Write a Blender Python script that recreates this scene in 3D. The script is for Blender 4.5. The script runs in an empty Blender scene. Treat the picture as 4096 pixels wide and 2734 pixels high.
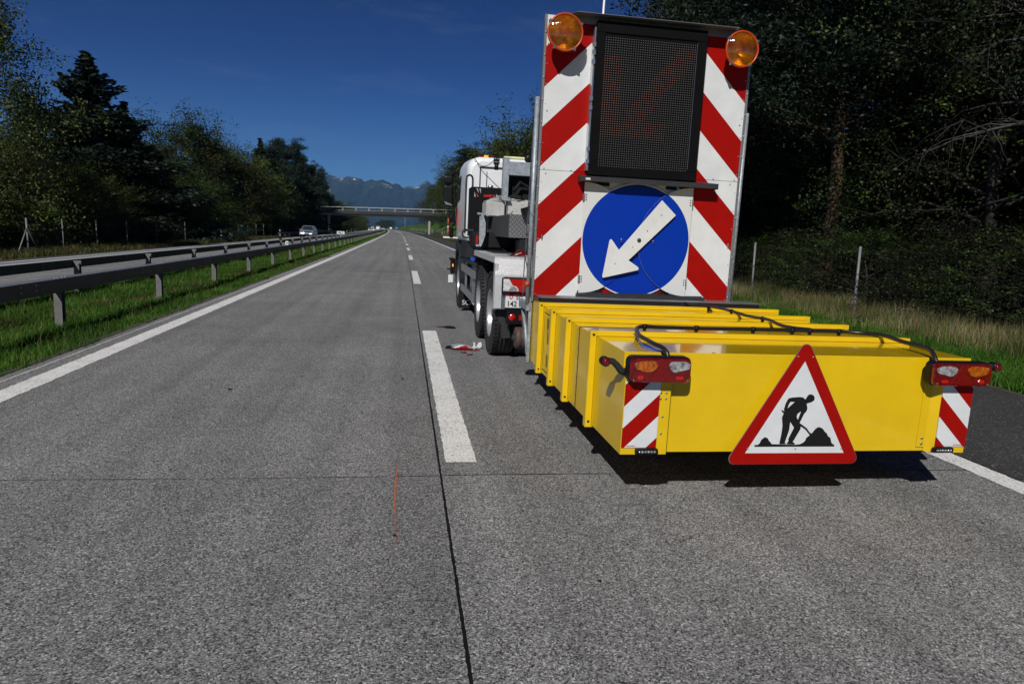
import bpy, bmesh, math, random
import numpy as np
from mathutils import Matrix, Vector
from mathutils.geometry import tessellate_polygon
C = bpy.context.scene.collection
SC = bpy.context.scene
PI = math.pi
H = 1.53                      # eye height

# ------------------------------------------------------------------ camera
cd = bpy.data.cameras.new('camera'); cam = bpy.data.objects.new('camera', cd); C.objects.link(cam)
cd.sensor_width = 36; cd.lens = 23.906; cd.clip_start = .1; cd.clip_end = 60000
r_, u_, b_ = (.986972, -.154069, .046364), (-.020946, .162668, .986458), (-.159525, -.974578, .157322)
cam.matrix_world = Matrix(((r_[0], u_[0], b_[0], 0), (r_[1], u_[1], b_[1], 0), (r_[2], u_[2], b_[2], H), (0, 0, 0, 1)))
SC.camera = cam

# ------------------------------------------------------------------ light
SUNV = Vector((.56, 1.12, -1)).normalized()        # where the light travels
EL = math.asin(-SUNV.z); AZ = math.atan2(-SUNV.x, -SUNV.y)   # azimuth of the sun from +Y
w = bpy.data.worlds.new('World'); SC.world = w; w.use_nodes = True
nt = w.node_tree; bg = nt.nodes['Background']
sky = nt.nodes.new('ShaderNodeTexSky'); sky.sky_type = 'NISHITA'; sky.sun_disc = False
sky.sun_elevation = EL; sky.sun_rotation = AZ; sky.altitude = 450; sky.air_density = .8; sky.dust_density = .25; sky.ozone_density = 3.0
mxs = nt.nodes.new('ShaderNodeMix'); mxs.data_type = 'RGBA'; mxs.blend_type = 'MULTIPLY'; mxs.inputs[0].default_value = 1
# deep polarised sky: darker and bluer overhead than near the horizon
geo = nt.nodes.new('ShaderNodeTexCoord'); spz = nt.nodes.new('ShaderNodeSeparateXYZ'); nt.links.new(geo.outputs['Generated'], spz.inputs[0])
rmp = nt.nodes.new('ShaderNodeValToRGB'); nt.links.new(spz.outputs[2], rmp.inputs[0])
rmp.color_ramp.elements[0].position = .0; rmp.color_ramp.elements[0].color = (.34, .66, 1.02, 1)
rmp.color_ramp.elements[1].position = .42; rmp.color_ramp.elements[1].color = (.018, .105, .36, 1)
e_ = rmp.color_ramp.elements.new(.2); e_.color = (.085, .28, .66, 1)
nt.links.new(rmp.outputs[0], mxs.inputs[7]); nt.links.new(sky.outputs[0], mxs.inputs[6]); # faint wisps of high cloud
nzw = nt.nodes.new('ShaderNodeTexNoise'); mpw = nt.nodes.new('ShaderNodeMapping'); mpw.inputs['Scale'].default_value = (2.2, 2.2, 9); mpw.inputs['Rotation'].default_value = (.5, .35, 0)
nt.links.new(geo.outputs['Generated'], mpw.inputs[0]); nt.links.new(mpw.outputs[0], nzw.inputs[0]); nzw.inputs['Scale'].default_value = 2.6; nzw.inputs['Detail'].default_value = 9; nzw.inputs['Roughness'].default_value = .62
rw = nt.nodes.new('ShaderNodeValToRGB'); nt.links.new(nzw.outputs['Fac'], rw.inputs[0]); rw.color_ramp.elements[0].position = .54; rw.color_ramp.elements[0].color = (0, 0, 0, 1); rw.color_ramp.elements[1].position = .80; rw.color_ramp.elements[1].color = (.09, .09, .09, 1)
mxc = nt.nodes.new('ShaderNodeMix'); mxc.data_type = 'RGBA'; nt.links.new(rw.outputs[0], mxc.inputs[0]); nt.links.new(mxs.outputs[2], mxc.inputs[6]); mxc.inputs[7].default_value = (6, 7, 8.5, 1)
nt.links.new(mxc.outputs[2], bg.inputs[0]); bg.inputs[1].default_value = .06
sl = bpy.data.lights.new('sun', 'SUN'); so = bpy.data.objects.new('sun', sl); C.objects.link(so)
sl.energy = 4.6; sl.angle = math.radians(.53); sl.color = (1, .965, .91)
so.rotation_euler = SUNV.to_track_quat('-Z', 'Y').to_euler()
SC.view_settings.view_transform = 'Standard'; SC.view_settings.look = 'None'
SC.view_settings.exposure = -.15; SC.view_settings.gamma = 1
SC.cycles.max_bounces = 6; SC.cycles.volume_bounces = 0; SC.cycles.diffuse_bounces = 3

# ------------------------------------------------------------------ node material helper
class NB:
    def __init__(s, m): s.t = m.node_tree; s.l = s.t.links
    def n(s, ty, **k):
        x = s.t.nodes.new(ty)
        for a, b in k.items(): setattr(x, a, b)
        return x
    def val(s, sock, v):
        if hasattr(v, 'is_linked') or isinstance(v, bpy.types.NodeSocket): s.l.new(v, sock)
        else: sock.default_value = v
    def math(s, op, a, b=0.0, c=0.0):
        x = s.n('ShaderNodeMath', operation=op); s.val(x.inputs[0], a); s.val(x.inputs[1], b)
        if len(x.inputs) > 2: s.val(x.inputs[2], c)
        return x.outputs[0]
    def mix(s, f, a, b, mode='MIX'):
        x = s.n('ShaderNodeMix', data_type='RGBA', blend_type=mode)
        s.val(x.inputs[0], f); s.val(x.inputs[6], a); s.val(x.inputs[7], b); return x.outputs[2]
    def obj(s): return s.n('ShaderNodeTexCoord').outputs['Object']
    def noise(s, vec, scale, detail=3, rough=.5):
        x = s.n('ShaderNodeTexNoise'); s.l.new(vec, x.inputs['Vector']); x.inputs['Scale'].default_value = scale
        x.inputs['Detail'].default_value = detail; x.inputs['Roughness'].default_value = rough; return x.outputs['Fac']
    def vor(s, vec, scale, feat='F1'):
        x = s.n('ShaderNodeTexVoronoi', feature=feat); s.l.new(vec, x.inputs['Vector']); x.inputs['Scale'].default_value = scale; return x
    def ramp(s, f, pts):
        x = s.n('ShaderNodeValToRGB'); s.l.new(f, x.inputs[0]); cr = x.color_ramp
        while len(cr.elements) < len(pts): cr.elements.new(.5)
        for e, (p, c) in zip(cr.elements, pts):
            e.position = p; e.color = c if len(c) == 4 else (*c, 1)
        return x.outputs[0]
    def mapping(s, vec, scale):
        x = s.n('ShaderNodeMapping'); s.l.new(vec, x.inputs[0]); x.inputs['Scale'].default_value = scale; return x.outputs[0]
    def sep(s, vec): x = s.n('ShaderNodeSeparateXYZ'); s.l.new(vec, x.inputs[0]); return x.outputs
def c4(c): return (*c, 1)
def newmat(name):
    m = bpy.data.materials.new(name); m.use_nodes = True
    return m, NB(m), m.node_tree.nodes['Principled BSDF']
def mat(name, col, rough=.5, metal=0., coat=0., var=.12, vs=6., bump=0., bs=60., spec=.5, trans=0., emis=0., col2=None):
    m, b, p = newmat(name)
    p.inputs['Roughness'].default_value = rough; p.inputs['Metallic'].default_value = metal
    p.inputs['Coat Weight'].default_value = coat; p.inputs['Coat Roughness'].default_value = .06
    p.inputs['Specular IOR Level'].default_value = spec; p.inputs['Transmission Weight'].default_value = trans
    o = b.obj(); nz = b.noise(o, vs, 4, .6)
    hi = [min(1, x * (1 + var)) for x in col] if col2 is None else col2
    lo = [x * (1 - var) for x in col]
    b.l.new(b.ramp(nz, [(.3, lo), (.7, hi)]), p.inputs['Base Color'])
    if bump:
        bp = b.n('ShaderNodeBump'); bp.inputs['Strength'].default_value = bump; bp.inputs['Distance'].default_value = .01
        b.l.new(b.noise(o, bs, 3), bp.inputs['Height']); b.l.new(bp.outputs[0], p.inputs['Normal'])
    if emis:
        p.inputs['Emission Color'].default_value = c4(col); p.inputs['Emission Strength'].default_value = emis
    return m

M = {}
M['yellow'] = mat('yellow_paint', (.67, .44, .006), .3, coat=.3, var=.07, vs=3, spec=.35, bump=.10, bs=2.2)
M['yellow_top'] = mat('yellow_gloss_paint', (.67, .44, .006), .14, coat=.7, var=.07, vs=3, spec=.6, bump=.06, bs=2.2)
M['white'] = mat('white_paint', (.72, .74, .75), .35, coat=.3, var=.05, vs=3)
M['whitesign'] = mat('white_sheeting', (.60, .615, .62), .5, var=.05, vs=9, spec=.2)
M['red'] = mat('red_sheeting', (.29, .003, .001), .5, var=.08, vs=9, spec=.15)
M['blue'] = mat('blue_sheeting', (.0, .028, .32), .45, var=.06, vs=5, spec=.2)
M['black'] = mat('black_plastic', (.006, .006, .0065), .4, var=.2, spec=.25)
M['displayblack'] = mat('display_black', (.004, .004, .0045), .75, var=.2, spec=.08)
M['blackmatt'] = mat('black_matt', (.008, .008, .009), .7, var=.2, spec=.25)
M['symbol'] = mat('black_symbol', (.006, .006, .006), .6, var=.1, spec=.3)
M['rubber'] = mat('tyre_rubber', (.014, .014, .015), .75, var=.3, vs=20, bump=.3, bs=40)
M['hose'] = mat('hose_rubber', (.012, .012, .013), .35, var=.2)
M['dkgrey'] = mat('dark_grey_plastic', (.018, .02, .023), .5, var=.15, spec=.3)
M['galv'] = mat('galvanised_steel', (.30, .33, .36), .5, metal=.35, var=.3, vs=25)
M['alu'] = mat('aluminium', (.55, .56, .57), .3, metal=.9, var=.12, vs=12)
M['frame'] = mat('grey_profile', (.22, .225, .235), .45, metal=.5, var=.15)
M['darkbar'] = mat('dark_bar', (.035, .036, .038), .5, metal=.3, var=.15)
M['bolt'] = mat('bolt_steel', (.4, .4, .4), .3, metal=.9)
M['orange_rim'] = mat('orange_rim', (.45, .05, .004), .35, coat=.3)
M['redlens'] = mat('red_lens', (.12, .0015, .002), .1, coat=.9, var=.5, vs=25, spec=.5)
M['redhot'] = mat('red_lens_bulb', (.42, .010, .005), .15, coat=.8, var=.3, vs=80)
M['amberlens'] = mat('amber_lens', (.34, .075, .004), .15, coat=.9, var=.7, vs=45, spec=.7)
M['whitelens'] = mat('clear_lens', (.24, .24, .25), .12, coat=.9, var=.8, vs=50, spec=.8)
M['rail'] = mat('shaded_rail_steel', (.065, .062, .062), .65, metal=.2, var=.2, vs=2)  # dark base colour paints the shaded sides of the beams
M['railtop_sunlit'] = mat('sunlit_rail_top_steel', (.19, .205, .235), .4, metal=.3, var=.15, vs=2)  # same steel in a lighter colour, painting sunlight on the beam tops
M['railtop_sunlit_bright'] = mat('bright_sunlit_rail_steel', (.50, .51, .52), .4, metal=.2, var=.08, vs=2)  # lighter again: sunlight painted on the top of the far beam
M['lattice'] = mat('lattice_steel', (.10, .12, .14), .5, metal=.3, var=.2)
M['post'] = mat('post_steel', (.15, .145, .145), .6, metal=.3, var=.2, vs=5)
M['bridgerail'] = mat('pale_railing_steel', (.34, .35, .36), .5, metal=.1, var=.05)
M['fencepost'] = mat('fence_post_steel', (.15, .16, .17), .6, metal=.2, var=.2)
M['concrete_block'] = mat('ballast_concrete', (.40, .40, .385), .9, var=.14, vs=14, bump=.4, bs=60)
M['bridge'] = mat('bridge_concrete', (.30, .285, .26), .9, var=.12, vs=.8)
M['bridge_dark'] = mat('bridge_fascia_concrete', (.035, .032, .03), .9, var=.2, vs=.6)
M['bark'] = mat('bark', (.035, .027, .021), .9, var=.4, vs=5, bump=.8, bs=12)
M['barkpine'] = mat('pine_bark', (.07, .036, .022), .9, var=.6, vs=6, bump=.8, bs=12)
M['barkbirch'] = mat('birch_bark', (.014, .013, .012), .8, vs=4, col2=(.075, .07, .065))
M['glass'] = mat('dark_glass', (.02, .025, .03), .08, var=.1, spec=.8)
M['brown'] = mat('worn_roller', (.07, .042, .034), .7, var=.3, vs=30)
M['orangeplastic'] = mat('orange_plastic', (.5, .06, .012), .4)
M['silver'] = mat('silver_paint', (.24, .28, .34), .3, metal=.5, coat=.5, var=.04)
M['carwhite'] = mat('car_white_paint', (.7, .71, .72), .3, coat=.5, var=.03)
M['carblack'] = mat('car_black_paint', (.015, .018, .022), .25, coat=.5, var=.05)
M['headlamp'] = mat('lit_headlamp', (1, .96, .9), .2, var=0, emis=2.5)
M['signblue'] = mat('motorway_sign_blue', (.0, .07, .42), .5, var=.02)
M['signgrey'] = mat('sign_back_grey', (.25, .27, .3), .5, var=.05)
M['leddot'] = mat('led_dot', (.17, .172, .168), .4, var=.05)
M['ledred'] = mat('lit_led_dot', (.34, .17, .14), .4, var=.1, emis=.03)
M['redprint'] = mat('red_print', (.55, .015, .01), .5)
M['greyprint'] = mat('grey_print', (.35, .36, .37), .5)
M['amberlit'] = mat('lit_amber', (.9, .38, .02), .3, var=.1, emis=.5)
M['yellowlens'] = mat('pale_yellow_lens', (.7, .68, .35), .3)
M['clearbright'] = mat('clear_lamp_lens', (.55, .55, .55), .15, coat=.8, var=.4, vs=30)
M['whitelens2'] = mat('chromed_clear_lens', (.7, .7, .7), .12, metal=.6, coat=.8, var=.5, vs=30)
M['steel_rim'] = mat('wheel_rim_paint', (.42, .43, .44), .35, metal=.6, var=.1)
M['greyhose'] = mat('grey_cable', (.3, .31, .32), .5)

def road_mat():
    m, b, p = newmat('exposed_concrete'); o = b.obj()
    v1 = b.vor(o, 150); v1s = b.sep(v1.outputs['Color'])
    col = b.ramp(v1s[0], [(0, (.018, .018, .019)), (.14, (.075, .075, .077)), (.40, (.172, .172, .172)), (.72, (.245, .245, .243)), (.92, (.38, .378, .374)), (1, (.58, .575, .57))])
    v2 = b.vor(o, 72); s2 = b.sep(v2.outputs['Color'])
    dk = b.math('LESS_THAN', v2.outputs['Distance'], b.math('MULTIPLY', s2[1], .32)); pick = b.math('GREATER_THAN', s2[0], .80)
    stone = b.ramp(s2[2], [(0, (.045, .045, .05)), (.5, (.075, .072, .07)), (.8, (.13, .11, .095)), (1, (.38, .37, .35))])
    col = b.mix(b.math('MULTIPLY', b.math('MULTIPLY', dk, pick), .85), col, stone)
    n1 = b.noise(o, 300, 2); n2 = b.noise(o, .8, 5, .65)
    col = b.mix(.6, col, b.ramp(n1, [(.3, (.42, .42, .42)), (.7, (1.45, 1.45, 1.45))]), 'MULTIPLY')
    col = b.mix(1, col, b.ramp(n2, [(.3, (.86, .86, .86)), (.7, (1.12, 1.12, 1.12))]), 'MULTIPLY')
    st = b.noise(b.mapping(o, (3.2, .05, 1)), 1.0, 4)                     # lengthwise wear in the wheel tracks
    col = b.mix(1, col, b.ramp(st, [(.35, (.84, .84, .845)), (.62, (1.08, 1.08, 1.08))]), 'MULTIPLY')
    bl = b.noise(b.mapping(o, (1.3, .8, 1)), 1.0, 3)
    col = b.mix(1, col, b.ramp(bl, [(.28, (.93, .93, .93)), (.36, (1, 1, 1))]), 'MULTIPLY')
    sp = b.sep(o); ix = b.math('FLOOR', b.math('DIVIDE', b.math('SUBTRACT', sp[1], 4.12), 4.87)); iy = b.math('GREATER_THAN', sp[0], .26)
    wn = b.n('ShaderNodeTexWhiteNoise', noise_dimensions='1D'); b.l.new(b.math('ADD', ix, b.math('MULTIPLY', iy, 37.3)), wn.inputs['W'])
    col = b.mix(1, col, b.ramp(wn.outputs['Value'], [(0, (.93, .93, .93)), (1, (1.06, 1.06, 1.055))]), 'MULTIPLY')
    oil = b.noise(b.mapping(o, (2.2, .35, 1)), 1.3, 5, .7)
    col = b.mix(1, col, b.ramp(oil, [(.28, (.91, .91, .91)), (.38, (1, 1, 1))]), 'MULTIPLY')
    b.l.new(col, p.inputs['Base Color']); p.inputs['Roughness'].default_value = .85; p.inputs['Specular IOR Level'].default_value = .3
    bp = b.n('ShaderNodeBump'); bp.inputs['Strength'].default_value = .55; bp.inputs['Distance'].default_value = .004
    b.l.new(b.math('ADD', v1s[0], n1), bp.inputs['Height']); b.l.new(bp.outputs[0], p.inputs['Normal'])
    return m
M['road'] = road_mat()
def asphalt_mat():
    m, b, p = newmat('asphalt'); o = b.obj()
    v1 = b.vor(o, 90); s = b.sep(v1.outputs['Color'])
    col = b.ramp(s[0], [(0, (.022, .022, .024)), (.6, (.042, .042, .044)), (.93, (.062, .062, .064)), (1, (.19, .185, .18))])
    n2 = b.noise(o, .7, 4); col = b.mix(1, col, b.ramp(n2, [(.3, (.8, .8, .8)), (.7, (1.2, 1.2, 1.2))]), 'MULTIPLY')
    b.l.new(col, p.inputs['Base Color']); p.inputs['Roughness'].default_value = .9; p.inputs['Specular IOR Level'].default_value = .3
    bp = b.n('ShaderNodeBump'); bp.inputs['Strength'].default_value = .5; bp.inputs['Distance'].default_value = .005
    b.l.new(s[0], bp.inputs['Height']); b.l.new(bp.outputs[0], p.inputs['Normal'])
    return m
M['asphalt'] = asphalt_mat()
def paint_mat():
    m, b, p = newmat('road_paint'); o = b.obj()
    n1 = b.noise(b.mapping(o, (1, .8, 1)), 75, 3, .65); n2 = b.noise(o, 4, 3)
    f = b.math('ADD', n1, b.math('MULTIPLY', b.math('SUBTRACT', n2, .5), .22))
    col = b.ramp(f, [(.34, (.20, .20, .195)), (.41, (.56, .56, .545)), (.55, (.74, .74, .72))])
    b.l.new(col, p.inputs['Base Color']); p.inputs['Roughness'].default_value = .8
    bp = b.n('ShaderNodeBump'); bp.inputs['Strength'].default_value = .6; bp.inputs['Distance'].default_value = .005
    b.l.new(n1, bp.inputs['Height']); b.l.new(bp.outputs[0], p.inputs['Normal'])
    return m
M['paint'] = paint_mat()
M['joint'] = mat('joint_sealant', (.006, .006, .006), .6, var=.2, spec=.3)
M['soil'] = mat('edge_soil', (.05, .042, .03), .95, var=.6, vs=25)
M['scratch'] = mat('pale_scratch', (.34, .34, .33), .8, var=.25, vs=30)
M['orangespray'] = mat('orange_spray', (.34, .12, .055), .9, var=.35, vs=40)
def ground_mat():
    m, b, p = newmat('meadow_ground'); o = b.obj()
    n = b.noise(o, 1.5, 5, .7); n2 = b.noise(o, .08, 3)
    col = b.ramp(n, [(.3, (.022, .045, .007)), (.55, (.045, .10, .014)), (.75, (.08, .13, .025))])
    col = b.mix(b.ramp(n2, [(.45, (0, 0, 0)), (.7, (.5, .5, .5))]), col, (.06, .06, .022, 1))
    b.l.new(col, p.inputs['Base Color']); p.inputs['Roughness'].default_value = .95; p.inputs['Specular IOR Level'].default_value = .1
    bp = b.n('ShaderNodeBump'); bp.inputs['Strength'].default_value = .8; bp.inputs['Distance'].default_value = .1
    b.l.new(b.noise(o, 9, 4), bp.inputs['Height']); b.l.new(bp.outputs[0], p.inputs['Normal'])
    return m
M['ground'] = ground_mat()
def leaf_mat(name, c1, c2, c3, tr=.25, rough=.55):
    m, b, p = newmat(name); t = m.node_tree
    g = b.n('ShaderNodeNewGeometry'); oi = b.n('ShaderNodeObjectInfo')
    f = b.math('ADD', b.math('MULTIPLY', g.outputs['Random Per Island'], .5), b.math('MULTIPLY', oi.outputs['Random'], .35))
    nz = b.noise(b.obj(), 1.1, 3)
    f = b.math('ADD', f, b.math('MULTIPLY', b.math('SUBTRACT', nz, .47), 1.7))
    col = b.ramp(f, [(.1, c1), (.6, c2), (1.0, c3)])
    b.l.new(col, p.inputs['Base Color']); p.inputs['Roughness'].default_value = rough; p.inputs['Specular IOR Level'].default_value = .25
    tn = b.n('ShaderNodeBsdfTranslucent'); b.l.new(col, tn.inputs[0])
    mx = b.n('ShaderNodeMixShader'); mx.inputs[0].default_value = tr
    b.l.new(p.outputs[0], mx.inputs[1]); b.l.new(tn.outputs[0], mx.inputs[2])
    b.l.new(mx.outputs[0], t.nodes['Material Output'].inputs[0])
    return m
M['leaf'] = leaf_mat('broad_leaves', (.011, .021, .004), (.042, .066, .011), (.14, .17, .026))
M['leaf_autumn'] = leaf_mat('autumn_leaves', (.014, .017, .005), (.042, .046, .011), (.13, .12, .032))
M['leaf_dark'] = leaf_mat('dark_leaves', (.007, .015, .003), (.024, .048, .009), (.10, .18, .025))  # dark variety of leaf green
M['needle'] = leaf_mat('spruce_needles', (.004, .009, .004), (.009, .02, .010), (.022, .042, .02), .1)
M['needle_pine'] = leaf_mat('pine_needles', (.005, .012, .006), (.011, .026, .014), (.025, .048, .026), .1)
M['leaf_deep'] = leaf_mat('deep_dark_leaves', (.003, .006, .002), (.014, .026, .006), (.075, .12, .02))  # darkest leaf green, for trees on the right
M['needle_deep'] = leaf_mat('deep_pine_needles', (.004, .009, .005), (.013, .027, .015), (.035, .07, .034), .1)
M['leaf_tan'] = leaf_mat('thin_birch_leaves', (.006, .007, .003), (.016, .018, .006), (.08, .08, .03))
M['grassblade'] = leaf_mat('grass_blades', (.028, .075, .006), (.072, .18, .015), (.20, .25, .06), .4)
M['grassdry'] = leaf_mat('dry_grass_blades', (.06, .06, .02), (.22, .175, .09), (.55, .44, .27), .3)
M['grassrough'] = leaf_mat('rough_verge_blades', (.022, .03, .006), (.055, .06, .014), (.14, .10, .03), .3)

# ------------------------------------------------------------------ object helpers
def tag(o, label=None, cat=None, group=None, kind=None):
    if label: o['label'] = label
    if cat: o['category'] = cat
    if group: o['group'] = group
    if kind: o['kind'] = kind
    return o
def thing(name, label, cat, loc=(0, 0, 0), group=None, rz=0):
    o = bpy.data.objects.new(name, None); C.objects.link(o); o.location = loc; o.rotation_euler = (0, 0, rz)
    o.empty_display_size = .2
    return tag(o, label, cat, group)
def V(*a): return Vector(a)
class MB:
    """collects shapes in world (or local) coordinates into one mesh"""
    def __init__(s): s.bm = bmesh.new(); s.mi = 0
    def _f(s, vs):
        try: f = s.bm.faces.new(vs); f.material_index = s.mi; return f
        except ValueError: return None
    def box(s, x0, x1, y0, y1, z0, z1, bev=0, rot=None, seg=1):
        v = [s.bm.verts.new((x, y, z)) for x in (x0, x1) for y in (y0, y1) for z in (z0, z1)]
        fs = [s._f([v[i] for i in q]) for q in ((0, 1, 3, 2), (4, 6, 7, 5), (0, 4, 5, 1), (2, 3, 7, 6), (0, 2, 6, 4), (1, 5, 7, 3))]
        if bev:
            es = list({e for f in fs for e in f.edges})
            r = bmesh.ops.bevel(s.bm, geom=es, offset=bev, segments=seg, affect='EDGES', profile=.5)
            for f in r['faces']: f.material_index = s.mi
            v = list({x for f in r['faces'] for x in f.verts} | {x for x in v if x.is_valid})
        if rot:                                       # (centre, euler angles)
            c, e = rot; mtx = Matrix.Translation(c) @ Matrix.Rotation(e[2], 4, 'Z') @ Matrix.Rotation(e[1], 4, 'Y') @ Matrix.Rotation(e[0], 4, 'X') @ Matrix.Translation(-Vector(c))
            bmesh.ops.transform(s.bm, matrix=mtx, verts=v)
        return s
    def prism(s, pts, d, close=True):
        """pts: 3D points of a planar polygon, d: extrusion vector"""
        n = len(pts); a = [s.bm.verts.new(p) for p in pts]; d = Vector(d)
        b = [s.bm.verts.new(Vector(p) + d) for p in pts]
        tr = tessellate_polygon([[Vector(p) for p in pts]])
        for t in tr:
            s._f([a[i] for i in t])
            s._f([b[i] for i in reversed(t)])
        for i in range(n): s._f([a[i], a[(i + 1) % n], b[(i + 1) % n], b[i]])
        return s
    def poly(s, pts):
        a = [s.bm.verts.new(p) for p in pts]
        for t in tessellate_polygon([[Vector(p) for p in pts]]): s._f([a[i] for i in t])
        return s
    def quad(s, *p): s._f([s.bm.verts.new(q) for q in p]); return s
    def tube(s, pts, r, n=10, cap=True):
        pts = [Vector(p) for p in pts]; m = len(pts)
        rs = r if isinstance(r, (list, tuple)) else [r] * m
        rings = []; up = None
        for i, p in enumerate(pts):
            t = (pts[min(i + 1, m - 1)] - pts[max(i - 1, 0)]).normalized()
            if up is None: up = Vector((0, 0, 1)) if abs(t.z) < .9 else Vector((1, 0, 0))
            a = t.cross(up).normalized(); bb = a.cross(t).normalized(); up = bb
            rings.append([s.bm.verts.new(p + (a * math.cos(2 * PI * k / n) + bb * math.sin(2 * PI * k / n)) * rs[i]) for k in range(n)])
        for i in range(m - 1):
            for k in range(n):
                f = s._f([rings[i][k], rings[i][(k + 1) % n], rings[i + 1][(k + 1) % n], rings[i + 1][k]])
                if f: f.smooth = True
        if cap: s._f(rings[0][::-1]); s._f(rings[-1])
        return s
    def lathe(s, prof, c, ax='x', n=40, capends=False):
        """prof: (axial, radius) pairs; axis through c"""
        rings = []
        for a, r in prof:
            ring = []
            for k in range(n):
                t = 2 * PI * k / n; p, q = r * math.cos(t), r * math.sin(t)
                v = {'x': (a, p, q), 'y': (p, a, q), 'z': (p, q, a)}[ax]
                ring.append(s.bm.verts.new((c[0] + v[0], c[1] + v[1], c[2] + v[2])))
            rings.append(ring)
        for i in range(len(rings) - 1):
            for k in range(n):
                f = s._f([rings[i][k], rings[i][(k + 1) % n], rings[i + 1][(k + 1) % n], rings[i + 1][k]])
                if f: f.smooth = True
        if capends: s._f(rings[0][::-1]); s._f(rings[-1])
        return s
    def build(s, name, mats, parent=None, label=None, origin=None):
        """parent: the thing (or a part of it); the mesh is moved into the root's frame"""
        bmesh.ops.recalc_face_normals(s.bm, faces=s.bm.faces)
        root = parent
        while root and root.parent: root = root.parent
        off = Vector(root.location) if root and root.type == 'EMPTY' else (Vector(root.get('_o', (0, 0, 0))) if root else Vector((0, 0, 0)))
        if origin is not None: off = Vector(origin)
        if off.length: bmesh.ops.translate(s.bm, verts=s.bm.verts, vec=-off)
        me = bpy.data.meshes.new(name); s.bm.to_mesh(me); s.bm.free()
        for m in (mats if isinstance(mats, (list, tuple)) else [mats]): me.materials.append(M[m] if isinstance(m, str) else m)
        o = bpy.data.objects.new(name, me); C.objects.link(o)
        if parent: o.parent = parent
        if origin is not None and parent is None: o.location = origin
        if label: o['label'] = label
        return o
def npmesh(name, verts, faces4=None, tris=None, mats=()):
    me = bpy.data.meshes.new(name)
    verts = np.asarray(verts, np.float32); me.vertices.add(len(verts)); me.vertices.foreach_set('co', verts.ravel())
    idx = []; tot = []
    if faces4 is not None and len(faces4): idx.append(np.asarray(faces4, np.int32).ravel()); tot += [4] * len(faces4)
    if tris is not None and len(tris): idx.append(np.asarray(tris, np.int32).ravel()); tot += [3] * len(tris)
    idx = np.concatenate(idx); tot = np.array(tot, np.int32)
    me.loops.add(len(idx)); me.loops.foreach_set('vertex_index', idx)
    me.polygons.add(len(tot)); st = np.concatenate([[0], np.cumsum(tot)[:-1]]).astype(np.int32)
    me.polygons.foreach_set('loop_start', st); me.polygons.foreach_set('loop_total', tot)
    me.update(calc_edges=True)
    for m in mats: me.materials.append(M[m])
    return me
def meshobj(name, me, parent=None):
    o = bpy.data.objects.new(name, me); C.objects.link(o)
    if parent: o.parent = parent
    return o
def copy_tree(o, parent=None):
    c = o.copy(); C.objects.link(c); c.parent = parent
    for ch in list(o.children): copy_tree(ch, c)
    return c
def text(name, body, size, mtx, m, parent, depth=.001, xs=1.0, bold=0.0):
    """mtx places text (x right, y up, z towards reader)"""
    cu = bpy.data.curves.new(name, 'FONT'); cu.body = body; cu.size = size; cu.extrude = depth; cu.offset = bold
    tmp = bpy.data.objects.new(name, cu); C.objects.link(tmp)
    dg = bpy.context.evaluated_depsgraph_get(); dg.update()
    me = bpy.data.meshes.new_from_object(tmp.evaluated_get(dg)); bpy.data.objects.remove(tmp)
    me.transform(mtx @ Matrix.Diagonal((xs, 1, 1, 1)))
    root = parent
    while root.parent: root = root.parent
    me.transform(Matrix.Translation(-Vector(root.location)))
    me.materials.clear(); me.materials.append(M[m])
    return meshobj(name, me, parent)
def facing_rear(x, y, z):       # text plane facing the camera side (-Y)
    return Matrix(((1, 0, 0, x), (0, 0, -1, y), (0, 1, 0, z), (0, 0, 0, 1)))

# ------------------------------------------------------------------ road geometry
def cv(Y): return -3.6e-5 * Y * Y
def gz(xr, Y):                  # terrain height under everything, xr = offset from the curve
    z = 0.0
    if xr < -3.7: z = -.03 - .05 * max(0, 1 - abs(xr + 5.3) / 1.4)
    if xr < -6.9: z = max(-.055 * (-xr - 6.9), -.62) - .012
    if -17 > xr: z = -.60 + .04 * math.sin(Y * .3 + xr)
    if xr < -20 : z = -.60 + .3 * min(1, (-xr - 20) / 10)
    if xr > 6.9: z = .02 * min(3, xr - 6.9)
    if xr > 6.9 and Y > 95:
        k = min(1, (Y - 95) / 60) * (1 if Y < 600 else max(0, 1 - (Y - 600) / 200)); z += k * min(3.8, max(0, (xr - 9.0)) * (.55 if Y < 250 else .9))
    if xr < -19 and 130 < Y < 230: z += 2.2 * min(1, (-xr - 19) / 4) * (1 - abs(Y - 180) / 50)
    return z
def ystations():
    ys = [-14.0]
    while ys[-1] < 900: ys.append(ys[-1] + (1.5 if ys[-1] < 60 else 4 if ys[-1] < 200 else 12))
    return ys
YS = ystations()
xs_ = sorted(set([-3000, -900, -300, -120, -60, -40, -30, -26, -23, -20, -18.7, -17.5, -16.4, -16.1, -12, -7.05, -6.85, -6.3, -5.3, -4.5, -3.75, -3.6, 0, 4.1, 6.9, 7.4, 8, 9, 10, 11, 12, 13.5, 15, 17, 20, 26, 40, 70, 150, 400, 1200, 3000]))
ys2 = [-60, -30] + YS + [1100, 1500, 2200, 3500, 5500, 9000, 14000, 25000]
vv = []; ff = []
for j, Y in enumerate(ys2):
    for x in xs_:
        yy = min(Y, 900)
        vv.append((x + cv(yy), Y, gz(x, Y) - (.03 if -3.7 <= x <= 6.9 or -16.2 < x < -6.9 else 0)))
nx = len(xs_)
for j in range(len(ys2) - 1):
    for i in range(nx - 1): a = j * nx + i; ff.append((a, a + 1, a + 1 + nx, a + nx))
tag(meshobj('ground', npmesh('ground', vv, ff, mats=['ground'])), kind='structure')

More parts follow.
